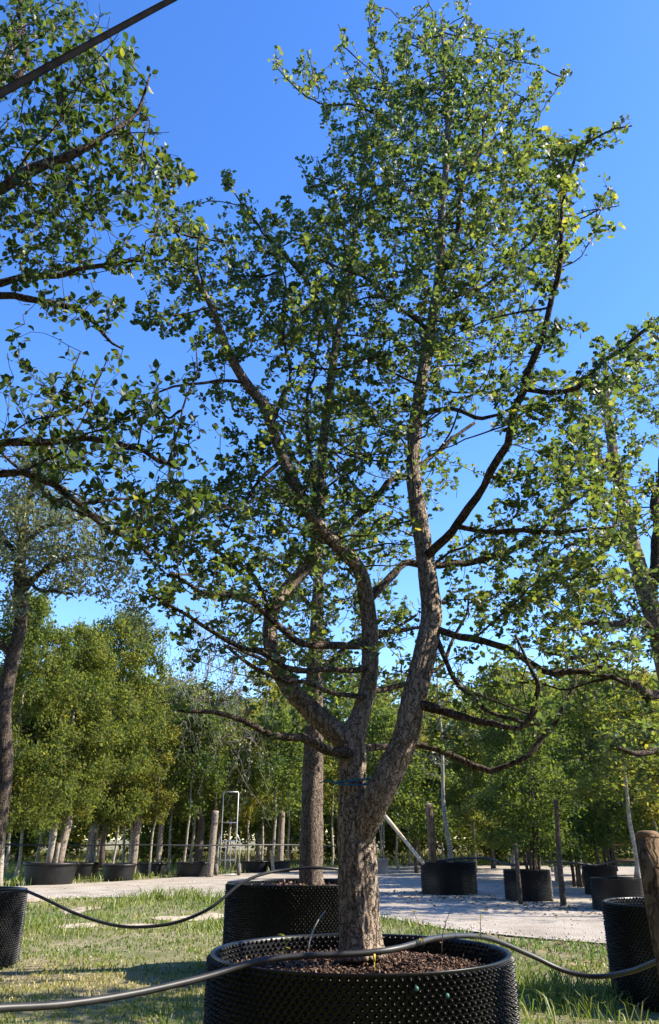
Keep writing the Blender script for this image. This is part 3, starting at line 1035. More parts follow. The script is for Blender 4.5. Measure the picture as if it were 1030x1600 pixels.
LIMBS = [
    [(686, 440, 4.42, 7), (708, 370, 4.35, 6), (722, 310, 4.3, 5), (745, 230, 4.3, 4), (775, 140, 4.3, 2.5)],
    [(668, 868, 4.13, 10), (695, 842, 4.05, 10), (718, 816, 3.95, 10), (745, 772, 3.8, 9), (775, 714, 3.65, 9), (800, 660, 3.5, 8), (823, 608, 3.35, 8), (845, 540, 3.2, 7), (858, 460, 3.1, 6), (876, 385, 3.0, 5), (886, 310, 2.95, 4), (897, 245, 2.9, 3), (945, 210, 2.85, 2.2), (992, 190, 2.8, 1.5)],
    [(822, 608, 3.35, 6), (859, 613, 3.25, 5.5), (905, 609, 3.15, 5), (943, 580, 3.1, 4.5), (989, 540, 3.05, 4), (1030, 504, 3.0, 3.5), (1075, 470, 2.95, 2)],
    [(712, 822, 3.95, 6), (770, 829, 3.9, 5.5), (830, 830, 3.85, 5), (900, 828, 3.8, 4), (965, 815, 3.75, 3)],
    [(572, 942, 4.2, 9), (605, 908, 4.3, 9), (645, 880, 4.4, 8), (690, 888, 4.45, 8), (745, 875, 4.5, 7.5), (795, 860, 4.5, 7), (835, 843, 4.5, 6.5), (872, 812, 4.5, 6), (920, 762, 4.5, 5), (965, 700, 4.5, 3)],
    [(524, 842, 4.15, 8), (565, 800, 4.25, 8), (600, 770, 4.35, 7), (635, 740, 4.45, 6), (690, 700, 4.6, 4.5), (740, 660, 4.7, 3)],
    [(676, 980, 4.08, 8), (720, 997, 4.0, 8), (760, 1008, 3.95, 7.5), (800, 1022, 3.9, 7), (850, 1043, 3.85, 7), (910, 1052, 3.8, 6), (980, 1072, 3.75, 4)],
    [(676, 985, 4.1, 6), (705, 1045, 4.0, 5.5), (735, 1085, 3.95, 5), (757, 1116, 3.9, 5), (800, 1129, 3.85, 4), (850, 1130, 3.8, 3)],
    [(645, 1098, 4.0, 10), (690, 1107, 3.9, 9), (730, 1115, 3.8, 8), (769, 1134, 3.7, 7), (803, 1139, 3.65, 6), (825, 1118, 3.6, 6), (832, 1075, 3.55, 5.5), (824, 1045, 3.5, 4), (800, 1000, 3.5, 2.5)],
    [(554, 1172, 4.15, 8), (609, 1163, 4.35, 7), (655, 1167, 4.4, 7), (701, 1184, 4.4, 6.5), (769, 1197, 4.35, 6.5), (825, 1178, 4.3, 6), (857, 1140, 4.3, 5.5), (885, 1095, 4.25, 4.5), (905, 1050, 4.25, 3)],
    [(548, 1178, 4.05, 12), (512, 1170, 3.95, 11), (487, 1162, 3.85, 10), (458, 1149, 3.75, 9), (419, 1137, 3.65, 7.5), (380, 1117, 3.6, 6), (330, 1110, 3.55, 4.5), (270, 1108, 3.5, 3)],
    [(577, 1008, 4.18, 8), (521, 1010, 4.0, 8), (463, 988, 3.85, 7), (420, 960, 3.75, 6.5), (380, 940, 3.65, 6), (320, 925, 3.55, 5), (260, 895, 3.5, 3.5)],
    [(577, 1045, 4.15, 7), (507, 1054, 3.95, 6), (448, 1040, 3.8, 6), (400, 1020, 3.7, 5.5), (350, 995, 3.6, 5), (290, 960, 3.55, 4), (240, 930, 3.5, 2.5)],
    [(572, 1090, 4.1, 6), (502, 1080, 3.9, 5), (444, 1064, 3.75, 4.5), (395, 1030, 3.65, 4), (360, 1010, 3.6, 3)],
    [(574, 1082, 4.15, 7), (633, 1070, 4.35, 6), (690, 1040, 4.5, 4.5), (715, 990, 4.6, 3.5), (728, 930, 4.7, 2.5)],
    [(578, 985, 4.2, 6), (620, 992, 4.4, 5), (643, 980, 4.5, 4), (700, 940, 4.7, 3), (750, 920, 4.8, 2)],
    [(495, 815, 4.12, 4), (490, 740, 4.2, 4), (486, 660, 4.2, 4), (486, 600, 4.25, 3), (500, 520, 4.3, 2)],
    [(424, 668, 3.96, 5), (443, 615, 4, 4), (446, 560, 4.05, 3), (452, 480, 4.1, 2.5), (440, 400, 4.1, 2)],
    [(385, 598, 3.9, 4), (340, 592, 3.85, 3.5), (300, 600, 3.8, 3), (260, 615, 3.75, 2)],
    [(424, 975, 4.35, 6), (400, 900, 4.2, 5), (350, 870, 4.1, 4), (290, 850, 4.0, 3)],
    [(442, 715, 4, 5), (395, 760, 3.9, 4), (340, 800, 3.8, 3), (280, 830, 3.75, 2)],
    [(652, 650, 4.3, 6), (700, 640, 4.1, 5), (760, 652, 3.9, 4), (800, 640, 3.8, 2.5)],
    [(672, 520, 4.4, 5), (620, 470, 4.3, 4), (560, 430, 4.2, 3), (500, 400, 4.1, 2)],
    [(680, 480, 4.42, 5), (740, 450, 4.4, 4), (800, 410, 4.4, 3), (860, 340, 4.4, 2)],
    [(692, 310, 4.5, 4), (650, 240, 4.6, 3), (600, 130, 4.6, 2), (580, 30, 4.6, 1.2)],
    [(620, 200, 4.6, 2.5), (560, 170, 4.5, 2.2), (480, 150, 4.4, 1.8), (428, 92, 4.3, 1)],
    [(526, 530, 4.7, 4), (480, 440, 4.5, 3.5), (420, 370, 4.4, 2.5), (355, 285, 4.3, 1.3)],
    [(735, 250, 4.3, 3), (790, 200, 4.4, 2.2), (845, 120, 4.5, 1.2)],
    [(600, 130, 4.6, 1.6), (585, 60, 4.6, 1.2), (580, -10, 4.6, .8)], [(695, 110, 4.55, 1.8), (678, 50, 4.5, 1.3), (672, -15, 4.5, .8)], [(697, 90, 4.55, 1.6), (722, 40, 4.5, 1.2), (735, -8, 4.5, .8)],
    [(575, 200, 4.8, 1.6), (545, 120, 4.7, 1.2), (528, 42, 4.7, .8)], [(640, 220, 4.6, 1.6), (640, 110, 4.6, 1.2), (652, 10, 4.6, .8)], [(775, 140, 4.3, 1.6), (790, 90, 4.3, 1.2), (808, 45, 4.3, .8)],
    [(800, 200, 4.4, 1.6), (850, 170, 4.4, 1.2), (885, 108, 4.4, .8)], [(480, 150, 4.4, 1.4), (490, 110, 4.4, 1.0), (480, 75, 4.4, .8)], [(420, 370, 4.4, 1.4), (390, 330, 4.3, 1.0), (385, 300, 4.3, .8)],
    [(300, 420, 3.8, 1.6), (262, 330, 3.8, 1.2), (240, 290, 3.8, .8)], [(330, 480, 3.8, 2), (260, 490, 3.7, 1.4), (215, 480, 3.7, .8)], [(860, 340, 4.4, 1.6), (930, 330, 4.3, 1.2), (970, 325, 4.2, .8)],
    [(870, 420, 4.0, 1.6), (905, 400, 4.0, 1.2), (925, 350, 4.0, .8)], [(500, 260, 4.7, 1.4), (480, 300, 4.6, 1), (470, 250, 4.6, .8)],
]
BLOBS = [
    (690, 85, 75, 90, 4.5, .6, 1.0), (620, 140, 80, 85, 4.6, .6, 1.0), (760, 150, 80, 110, 4.3, .6, .95), (545, 190, 55, 75, 4.6, .4, .9), (470, 125, 50, 28, 4.4, .25, .8), (430, 95, 14, 20, 4.3, .15, 1), (585, 40, 18, 45, 4.6, .2, .7),
    (535, 70, 12, 30, 4.5, .2, .7), (840, 130, 25, 60, 4.5, .3, .35), (880, 130, 14, 30, 4.5, .2, .3),
    (690, 250, 160, 115, 4.5, .9, 1.3), (555, 290, 85, 90, 4.6, .6, 1.0), (830, 270, 75, 80, 4.2, .6, 1.0), (900, 225, 85, 32, 2.9, .15, 1.0), (880, 300, 40, 90, 3.0, .25, 1.2), (945, 320, 28, 55, 4.0, .3, .5), (980, 190, 18, 12, 2.8, .1, 1),
    (355, 285, 20, 40, 4.3, .2, .8), (410, 350, 70, 45, 4.4, .4, 1.0), (320, 420, 75, 75, 4.0, .5, .95), (450, 410, 110, 90, 4.3, .6, 1.1), (255, 500, 55, 40, 3.9, .3, 1.0), (275, 350, 45, 45, 3.9, .25, .8), (255, 425, 45, 50, 3.85, .25, .9), (420, 740, 90, 50, 4.1, .4, .9), (520, 800, 70, 50, 4.2, .4, .8), (290, 470, 60, 50, 3.9, .3, .8),
    (620, 400, 170, 110, 4.5, .9, 1.25), (780, 390, 110, 85, 4.2, .8, 1.2), (860, 400, 45, 80, 3.2, .3, .8),
    (560, 520, 160, 85, 4.5, .8, 1.15), (750, 500, 100, 65, 4.2, .7, 1.1), (420, 510, 90, 60, 4.1, .5, 1.0), (340, 530, 60, 50, 3.9, .3, .8),
    (590, 640, 110, 70, 4.5, .6, .95), (450, 650, 80, 70, 4.2, .5, .9), (345, 640, 45, 60, 3.9, .3, .4), (730, 590, 80, 55, 4.2, .6, .9), (700, 560, 60, 40, 4.3, .4, .8),
    (860, 640, 110, 70, 3.5, .4, 1.0), (960, 590, 75, 55, 3.05, .2, .9), (870, 530, 60, 40, 3.2, .2, .7), (1010, 540, 40, 40, 3.0, .2, .9),
    (330, 820, 110, 75, 3.8, .5, 1.15), (440, 800, 90, 80, 4.1, .5, 1.0), (560, 740, 80, 60, 4.3, .5, .8), (250, 830, 60, 60, 3.7, .3, 1.1), (300, 915, 100, 40, 3.6, .3, 1.0), (390, 890, 80, 55, 3.9, .4, 1.3), (300, 870, 90, 50, 3.8, .3, 1.2), (440, 950, 80, 40, 4.0, .4, .8), (350, 960, 70, 30, 3.6, .3, .9), (270, 780, 60, 40, 3.7, .3, .8),
    (545, 870, 90, 60, 4.3, .4, .7), (630, 820, 50, 60, 4.5, .3, .5), (735, 885, 60, 45, 4.5, .3, .8), (715, 955, 50, 45, 4.5, .3, .7), (790, 830, 60, 40, 4.0, .3, .8), (780, 950, 60, 40, 4.2, .3, .9), (700, 1040, 60, 40, 4.3, .3, .5), (690, 760, 40, 50, 4.4, .3, .35), (600, 720, 60, 40, 4.4, .3, .7),
    (880, 740, 110, 75, 3.9, .5, 1.0), (920, 880, 100, 80, 3.9, .5, .95), (820, 900, 70, 60, 4.2, .4, .9), (740, 930, 60, 40, 4.5, .3, .5), (810, 770, 50, 40, 4.0, .4, .5),
    (880, 990, 110, 45, 3.9, .4, .9), (950, 1030, 80, 45, 3.8, .3, .8), (770, 1065, 100, 60, 3.9, .4, .9), (860, 1080, 50, 30, 4.0, .3, .3), (960, 800, 60, 70, 3.8, .4, .7),
    (440, 1030, 100, 50, 3.9, .4, .9), (330, 1085, 90, 35, 3.6, .2, .9), (270, 1095, 50, 25, 3.5, .15, .9), (420, 1110, 60, 30, 3.7, .2, .7), (500, 960, 80, 50, 4.3, .4, .8), (640, 1000, 80, 70, 4.4, .3, .7), (560, 1060, 60, 50, 4.3, .3, .6), (700, 1130, 70, 40, 4.1, .3, .6), (840, 1110, 70, 50, 4.1, .3, .7), (330, 1010, 80, 40, 3.7, .3, .9), (250, 940, 40, 25, 3.5, .2, .8),
]
big = traced_tree('ginkgo_tree', 'big forked tree with rough bark growing in the nearest studded pot', 'tree', [TRUNK, RLEAD, LLEAD], LIMBS, BLOBS, 13200, FAN, FAN_T, M_GINKGO, .0255, 4.6, 7, step=.05, kill=.065, rtip=.0016, single=300, hi=90, side=230, shoot_n=3.2, rmean=.36, zone=[(760, 1070, 120, 70), (430, 1060, 150, 60), (620, 1010, 120, 80), (330, 1060, 120, 60), (900, 1060, 100, 50), (500, 950, 120, 60)])

# blue and straw twine round its trunk
_b = big.location
mb = MB()
for k, (py, dz) in enumerate(((1224, 0), (1221, .006))):
    c = at(552, py, 4.1)
    rr = 27.5 * depth_of(c) / FPX + .006
    a = np.linspace(0, 2 * math.pi, 33)
    mb.tube(np.stack([c[0] + rr * np.cos(a), c[1] + rr * np.sin(a), c[2] + dz + .012 * np.sin(a * 1.0 + k)], 1) - np.array(_b), .004, 6)
c = at(524, 1222, 4.02)
mb.tube(np.array([c, c + [-.03, -.02, .006], c + [-.075, -.02, -.004]]) - np.array(_b), .003, 5)
obj('twine', mb.mesh('twine'), M_BLUE, big, label='blue twine tied round the trunk')

# ------------------------------------------------------------------ pear tree leaning in from the left, ginkgo behind, tree at the right
PT = [('w', -2.15, 3.3, .64, .12), ('w', -2.14, 3.3, .9, .1), ('w', -2.1, 3.28, 1.8, .09), ('w', -2.12, 3.2, 2.8, .08), ('w', -2.05, 3.15, 3.8, .07), ('w', -1.98, 3.2, 4.8, .05), ('w', -1.9, 3.2, 5.8, .025)]
PL = [
    [('w', -2.1, 3.25, 2.1, .06), (-120, 770, 3.15, 10), (0, 740, 3.1, 8), (40, 742, 3.1, 8), (85, 760, 3.1, 7), (130, 795, 3.1, 6.5), (165, 825, 3.1, 5), (230, 870, 3.1, 3.5)],
    [('w', -2.1, 3.22, 2.3, .06), (-120, 720, 3.05, 11), (0, 690, 3.0, 9), (60, 695, 3.0, 9), (135, 682, 2.95, 7), (185, 690, 2.9, 6), (240, 712, 2.9, 5), (285, 740, 2.9, 3)],
    [('w', -2.1, 3.2, 3.1, .05), (-100, 450, 3.1, 9), (0, 457, 3.1, 8), (60, 470, 3.1, 7), (130, 490, 3.1, 6), (165, 520, 3.1, 4), (200, 545, 3.1, 2)],
    [('w', -2.06, 3.2, 3.2, .05), (-100, 450, 3.4, 9), (0, 440, 3.4, 8), (60, 432, 3.4, 7), (130, 420, 3.4, 6), (230, 408, 3.4, 4)],
    [('w', -2.08, 3.18, 3.0, .06), (-120, 340, 2.75, 14), (0, 290, 2.7, 13), (60, 268, 2.7, 12), (110, 245, 2.7, 10), (150, 222, 2.7, 7), (200, 180, 2.7, 4), (235, 120, 2.7, 2)],
    [('w', -2.0, 3.2, 3.9, .05), (-60, 160, 3.3, 8), (20, 110, 3.3, 7), (35, 50, 3.3, 6), (30, 0, 3.3, 5), (40, -60, 3.3, 3)],
    [(262, 725, 2.9, 2.6), (282, 665, 2.86, 2.2), (293, 600, 2.85, 1.9), (306, 520, 2.85, 1.2)],
    [(215, 700, 2.9, 2.2), (228, 640, 2.88, 1.8), (248, 585, 2.88, 1.2)],
    [(110, 690, 2.97, 2.2), (135, 640, 2.97, 1.8), (172, 555, 2.97, 1.2)],
    [(60, 690, 3.0, 2.2), (90, 620, 3.0, 1.8), (122, 545, 3.0, 1.2)],
]
PB = [
    (60, 70, 90, 90, 3.2, .5, .7), (140, 60, 50, 60, 3.0, .3, .6), (150, 170, 85, 70, 2.8, .35, .8), (60, 210, 80, 70, 2.9, .4, .7), (200, 110, 30, 60, 2.7, .2, .6), (225, 200, 35, 45, 2.75, .2, .8),
    (80, 310, 110, 80, 3.0, .5, 1.1), (200, 290, 70, 70, 3.0, .35, .9), (250, 330, 35, 60, 3.1, .25, .6), (100, 400, 110, 50, 3.3, .4, .9), (210, 400, 50, 40, 3.4, .2, .7), (120, 480, 90, 34, 3.1, .2, 1.3),
    (60, 620, 80, 45, 3.0, .3, 1.0), (160, 625, 70, 40, 2.95, .3, .8), (70, 690, 90, 40, 3.0, .3, 1.1), (200, 690, 80, 45, 2.9, .3, 1.0), (130, 760, 100, 45, 3.1, .3, 1.1), (210, 790, 70, 45, 3.1, .3, 1.0), (270, 740, 45, 50, 2.9, .2, .9),
    (210, 850, 60, 45, 3.1, .25, .8), (20, 540, 20, 50, 3.0, .2, .6), (295, 580, 14, 60, 2.85, .06, 1.2), (245, 590, 14, 40, 2.88, .06, 1.0), (165, 570, 14, 30, 2.97, .06, 1), (115, 560, 14, 35, 3.0, .06, 1), (310, 690, 14, 40, 2.9, .1, .8), (265, 270, 30, 40, 3.0, .2, .7), (255, 640, 50, 50, 2.9, .2, .8), (290, 800, 50, 50, 3.0, .2, .9),
]
air_pot('black studded pot of the tree leaning in from the left', (-2.15, 3.3, 0), .6, .7, chips=200, dx=.04, dz=.023)
traced_tree('pear_tree', 'near tree with oval glossy leaves reaching in along the left picture edge', 'tree', [PT], PL, PB, 6000, OVATE, OVATE_T, M_PEAR, .036, 3.2, 8, step=.06, kill=.07, rtip=.0015, single=300, spread=.03, rmean=.42, shoot_r=.008, shoot_n=1.4, stalk=.38, side=30)

ST = [(487, 1385, 8.7, 25), (486, 1370, 8.7, 22), (487, 1300, 8.7, 21), (490, 1180, 8.7, 18), (492, 1050, 8.7, 15), (496, 950, 8.7, 11), (497, 880, 8.7, 8), (488, 800, 8.75, 5), (492, 720, 8.8, 3)]
SL = [
    [(490, 1120, 8.7, 7), (450, 1060, 8.5, 6), (400, 1030, 8.3, 4), (350, 1010, 8.1, 3)],
    [(491, 1060, 8.7, 7), (540, 1010, 8.6, 6), (600, 990, 8.5, 4), (650, 960, 8.4, 3)],
    [(495, 960, 8.7, 6), (450, 900, 8.9, 5), (400, 860, 9, 3)],
    [(498, 900, 8.7, 6), (560, 840, 8.9, 5), (610, 800, 9, 3)],
    [(503, 780, 8.75, 5), (450, 700, 8.8, 4), (420, 640, 8.8, 2)],
]
SB = [(500, 1050, 60, 45, 8.7, .8, .8), (490, 1090, 55, 50, 8.2, .25, 1.2), (505, 1000, 60, 50, 8.2, .25, 1.2), (500, 920, 60, 50, 8.2, .25, 1.2), (430, 1010, 60, 40, 8.5, .7, .8), (590, 960, 60, 50, 8.6, .7, .8), (470, 900, 90, 60, 8.8, .9, 1), (560, 850, 80, 60, 8.8, .8, 1), (480, 780, 90, 70, 8.8, .9, 1), (520, 660, 70, 70, 8.8, .7, .9), (610, 1080, 60, 30, 8.6, .6, .5), (380, 960, 50, 40, 8.5, .6, .6)]
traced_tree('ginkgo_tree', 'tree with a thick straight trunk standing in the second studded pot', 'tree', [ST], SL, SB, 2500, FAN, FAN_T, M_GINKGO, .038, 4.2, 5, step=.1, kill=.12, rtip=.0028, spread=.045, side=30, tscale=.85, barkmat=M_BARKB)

NT = [(1078, 1440, 7.3, 30), (1075, 1400, 7.3, 27), (1064, 1200, 7.3, 23), (1050, 1090, 7.3, 22), (1028, 990, 7.3, 20), (1003, 905, 7.3, 18), (986, 840, 7.3, 15), (962, 728, 7.35, 12), (950, 640, 7.4, 8), (945, 560, 7.4, 4)]
NL = [
    [(1015, 940, 7.3, 12), (1028, 880, 7.2, 11), (1024, 800, 7.1, 9), (1035, 700, 7.0, 6), (1050, 600, 7, 3)],
    [(1046, 1085, 7.3, 12), (1005, 1080, 7.1, 10), (960, 1050, 6.9, 7), (905, 1030, 6.8, 5), (850, 1020, 6.7, 3)],
    [(1032, 1005, 7.3, 8), (1000, 975, 7.0, 7), (940, 970, 6.8, 5), (880, 985, 6.7, 3)],
    [(990, 860, 7.3, 8), (940, 840, 7.0, 6), (880, 850, 6.8, 4)],
    [(968, 750, 7.33, 7), (920, 700, 7.1, 5), (870, 660, 7.0, 3)],
    [(1058, 1150, 7.3, 8), (1010, 1180, 7.1, 6), (960, 1170, 7.0, 4)],
    [(1040, 1050, 7.3, 9), (1090, 980, 7.2, 7), (1130, 900, 7.2, 4)],
]
NB = [(960, 640, 90, 70, 7.2, .8, 1), (990, 790, 60, 70, 7.0, .7, .7), (930, 910, 100, 60, 7.0, .8, 1), (880, 960, 80, 50, 6.9, .7, .9), (990, 950, 60, 60, 7.2, .7, 1), (980, 1020, 70, 40, 7.0, .7, 1), (900, 1050, 60, 30, 6.9, .5, .7),
      (960, 1100, 70, 40, 7.0, .6, .8), (1010, 560, 60, 60, 7.1, .7, .8), (900, 740, 70, 60, 7.0, .7, .9), (980, 1160, 60, 40, 7.0, .6, .8), (1080, 800, 60, 100, 7.2, .7, .8), (1090, 950, 60, 100, 7.2, .7, .8), (840, 880, 50, 50, 6.8, .5, .6), (890, 1010, 80, 30, 6.9, .5, .8)]
traced_tree('ginkgo_tree', 'forked tree leaning in behind the brown stake at the right edge', 'tree', [NT], NL, NB, 2800, FAN, FAN_T, M_GINKGO, .036, 4.0, 6, step=.08, kill=.1, rtip=.0025, spread=.04, rmean=.33, side=60, tscale=.72)

# silvery tree in the pot at the left edge
VT = [(-35, 1405, 9.2, 20), (-22, 1380, 9.2, 17), (-4, 1300, 9.2, 16), (8, 1200, 9.2, 16), (6, 1110, 9.2, 16), (18, 1035, 9.2, 15), (34, 965, 9.2, 13), (31, 890, 9.2, 12), (42, 800, 9.2, 7), (60, 720, 9.2, 4)]
VL = [
    [(33, 930, 9.2, 7), (70, 890, 9.0, 6), (120, 870, 8.9, 4), (190, 880, 8.8, 2.5)],
    [(31, 890, 9.2, 7), (10, 840, 9.3, 6), (-40, 800, 9.4, 4)],
    [(36, 850, 9.2, 6), (80, 820, 9.1, 4), (140, 810, 9, 3)],
    [(20, 1030, 9.2, 7), (-20, 980, 9.1, 6), (-80, 930, 9, 3)],
    [(30, 900, 9.2, 5), (60, 920, 8.9, 4), (110, 930, 8.7, 2.5)],
]
VB = [(40, 800, 70, 50, 9.2, .8, 1), (110, 830, 70, 50, 9.0, .7, .9), (30, 870, 60, 40, 9.1, .8, .8), (150, 880, 60, 40, 8.9, .6, .7), (-40, 850, 60, 80, 9.3, .8, .8), (90, 900, 60, 30, 8.9, .5, .7), (190, 910, 35, 35, 8.8, .4, .5), (215, 960, 18, 40, 8.8, .3, .35), (60, 730, 50, 40, 9.2, .6, .7), (20, 940, 40, 25, 9.0, .5, .6)]
traced_tree('silver_pear_tree', 'silvery leaved tree with a dark leaning trunk above the lawn pot at left', 'tree', [VT], VL, VB, 3200, LANCE, DIAMOND_T, M_SILVER, .066, 9, 7, step=.09, kill=.11, rtip=.0022, spread=.06, stalk=0.0, side=25, tw=M_GREYTWIG, tscale=.72, barkmat=M_LIMB)


# ------------------------------------------------------------------ trees of the nursery rows
def grown_tree(height, r0, zc, rc, profile, nattr, size, per, leafmat, seed, barkmat, stems=1, droop=False, T=DIAMOND, lean=.0, twigmat=None, step=.16, kill=.2, top=None):
    """(parts) of a tree with its foot at the origin: trunk(s), twigs, foliage"""
    rs = np.random.default_rng(seed)
    parts = []
    starts = []
    for s in range(stems):
        n = 12
        z = np.linspace(0, height * (.5 if droop else .93 if stems == 1 else rs.uniform(.75, .95)), n)
        off = np.cumsum(rs.normal(0, .025 * height / 5, (n, 2)), 0)
        off -= off[0]
        sp = rs.normal(0, 1, 2) * (.12 if stems > 1 else 0)
        fan = rs.normal(0, .07, 2) if stems > 1 else np.array([lean, 0])
        P = np.column_stack([off[:, 0] + sp[0] + fan[0] * z, off[:, 1] + sp[1] + fan[1] * z, z])
        R = r0 * (1 - .88 * (z / height)) * (1 if stems == 1 else .6)
        R[0] *= 1.15
        S = spline(np.column_stack([P, R]), .25)
        mb = MB()
        mb.tube(S[:, :3], S[:, 3], 9)
        parts.append(('trunk', mb.mesh('trunk', True), barkmat))
        starts.append(S[S[:, 2] > zc * .8][:, :3])
    starts = np.vstack(starts)
    C = []
    nclump = max(14, nattr // 22)
    while len(C) < nclump:
        t = rs.uniform(0, 1)
        rad = rc * profile(t)
        a = rs.uniform(0, 2 * math.pi)
        q = math.sqrt(rs.uniform(.08, 1)) * rad * (1 + .45 * noise.noise(Vector((math.cos(a) * 1.6, math.sin(a) * 1.6, t * 6 + seed))))
        zz = zc + (height - zc) * t
        C.append((q * math.cos(a) + lean * zz, q * math.sin(a), zz))
    C = np.array(C)
    sg = .085 * rc + .05
    A = C[rs.integers(nclump, size=nattr)] + rs.normal(0, 1, (nattr, 3)) * np.array([sg, sg, sg * .6])
    N, par = colonize(starts, np.array(A), step, kill, trop=(0, 0, .2))
    n0 = len(starts)
    if droop:
        extra_n, extra_p = [N], [par]
        tips = np.setdiff1d(np.arange(n0, len(N)), par)
        cur = len(N)
        for tnode in tips:
            p = N[tnode].copy()
            last = tnode
            L = rs.integers(5, 17)
            dr = rs.normal(0, .05, 2)
            seg, pp = [], []
            for k in range(L):
                p = p + np.array([dr[0] * .6 + rs.normal(0, .03), dr[1] * .6 + rs.normal(0, .03), -.11])
                seg.append(p.copy())
                pp.append(last)
                last = cur
                cur += 1
            extra_n.append(np.array(seg))
            extra_p.append(np.array(pp))
        N = np.vstack(extra_n)
        par = np.concatenate(extra_p)
    cnt = twig_stats(par, n0)
    parts.append(('twigs', twig_mesh('twigs', N, par, cnt, n0, .003 if not droop else .006, sides=3), twigmat or M_TWIG))
    P, D, Nn, S = leaves_on(N, par, cnt, n0, 7, per, size, size * 1.0, up=.1, flat=.6)
    low = np.array([noise.noise(Vector(p * 1.1)) for p in P])
    R = np.clip(rs.beta(2, 2, len(P)) * .7 + .3 * low + .15, 0, 1)
    parts.append(('foliage', leaf_mesh('foliage', P, D, Nn, S, R, T, DIAMOND_T), leafmat))
    for _, me, m in parts:
        me.materials.append(m)
    return parts


def egg(t):
    return max(.12, math.sin(math.pi * min(1, t * .8 + .18)) ** .8)


def cone(t):
    return max(.08, 1.05 - t) * min(1, .45 + t * 4)


def column(t):
    return max(.15, math.sin(math.pi * min(1, t * .88 + .1)) ** .45)


def dome(t):
    return max(.15, math.sqrt(max(0, 1 - (t * 1.0) ** 2.2)))


KINDS_OF_TREE = {
    'hornbeam': grown_tree(7.6, .11, 1.5, 2.1, egg, 4200, .105, 11, M_BEECH, 1, M_BIRCH, lean=.04, kill=.12, step=.12),
    'hornbeam_b': grown_tree(7.2, .11, 1.3, 2.2, column, 4000, .105, 11, M_BEECH, 21, M_LIMB, kill=.12, step=.12),
    'young_a': grown_tree(5.2, .05, 1.8, 1.1, egg, 900, .1, 11, M_BEECH, 2, M_BIRCH, kill=.13, step=.13),
    'young_b': grown_tree(5.6, .05, 1.7, .95, column, 850, .1, 11, M_YELLOW, 3, M_BIRCH, kill=.13, step=.13),
    'young_c': grown_tree(4.8, .05, 1.7, 1.25, dome, 950, .105, 11, M_DARKLEAF, 4, M_BIRCH, kill=.13, step=.13),
    'broad': grown_tree(5.4, .09, 1.4, 1.9, dome, 1300, .16, 8.0, M_DARKLEAF, 5, M_LIMB),
    'bushy': grown_tree(5.4, .07, .6, 1.4, egg, 2000, .095, 12, M_DARKLEAF, 6, M_LIMB, stems=5, kill=.13, step=.13),
    'conic': grown_tree(6.4, .07, .9, 1.4, cone, 1700, .1, 12, M_BEECH, 7, M_BIRCH, kill=.13, step=.13),
    'airy': grown_tree(6.8, .085, 2.4, 1.5, egg, 700, .06, 3.2, M_SILVER, 8, M_BIRCH, twigmat=M_PALETWIG),
    'weeping': grown_tree(5.6, .1, 2.2, 1.7, dome, 800, .055, 1.5, M_SILVER, 9, M_TWIG, droop=True, twigmat=M_GREYTWIG),
    'wood': grown_tree(7.5, .1, .4, 2.6, dome, 1500, .19, 9, M_BEECH, 10, M_LIMB, step=.2, kill=.2),
    'wood_dark': grown_tree(7.5, .1, .7, 2.2, egg, 1400, .19, 9, M_DARKLEAF, 12, M_LIMB, step=.2, kill=.2),
    'wood_yellow': grown_tree(7.5, .09, .5, 1.7, column, 1200, .17, 9, M_YELLOW, 13, M_BIRCH, step=.2, kill=.2),
}


def plant(kind, name, label, x, y, z=0.0, rz=0.0, s=1.0, group=None, cat='tree', sz=None, lean=0.0):
    root = thing(name, label, cat, (x, y, z), group, rz, (s, s, sz or s))
    root.rotation_euler = (0, lean, rz) if lean else (0, 0, rz)
    for pn, me, m in KINDS_OF_TREE[kind]:
        o = obj(pn, me, None, root)
        if pn != 'trunk':
            o['kind'] = 'stuff'
    return root


def plant_px(kind, name, label, px, Y, top_py, H, rz=0.0, group=None, width=1.0, base=0.0, lean=0.0):
    """place by direction px at the ground and forward distance Y; its top reaches the height seen at top_py"""
    g = at(px, 1340, Y)
    h = at(px, top_py, Y)[2] - base
    s = h / H
    return plant(kind, name, label, g[0], Y, base, rz, s * width, group, sz=s, lean=lean)


Hs = dict(hornbeam=7.6, young_a=5.2, young_b=5.6, young_c=4.8, broad=5.4, bushy=5.4, conic=6.4, airy=6.8, weeping=5.6, wood=7.5)


def soil_of(i):
    return far_pot_pos[i][2] * .88


# named trees
plant_px('hornbeam', 'hornbeam_tree', 'dense yellow green tree above the leaning pink trunk at far left', 78, far_pot_pos[4][1], 985, 7.6, 0, None, .92, soil_of(4))
plant_px('hornbeam_b', 'hornbeam_tree', 'dense rounded tree just left of the gap of blue sky', 160, far_pot_pos[5][1] + 1.0, 965, 7.2, 2.2, None, .72, .35)
plant_px('hornbeam', 'hornbeam_tree', 'dense tree cut by the left picture edge behind the dark trunk', 5, 22.5, 940, 7.6, 4.0, None, .8)
plant_px('young_b', 'young_tree', 'yellowing young tree above the tall pale post', 202, far_pot_pos[7][1] - .4, 1105, 5.6, 1, None, 1.15, .3)
plant_px('weeping', 'weeping_tree', 'sparse grey weeping tree seen through the gap left of the big fork', 312, 31, 965, 5.6, .8, None, .9)
plant_px('airy', 'young_tree', 'pale stemmed airy tree in the wide pot under the diagonal prop', 705, far_pot_pos[0][1], 985, 6.8, 0, None, .85, .6)
plant_px('bushy', 'multi_stem_tree', 'dark leafy tree with several stems in the pot between the two stakes', 836, far_pot_pos[1][1], 1075, 5.4, 0, None, 1.1, .5)
plant_px('bushy', 'multi_stem_tree', 'dark multi stemmed tree next to the reddish table', 946, far_pot_pos[2][1], 1060, 5.4, 2, None, 1.0, .5)
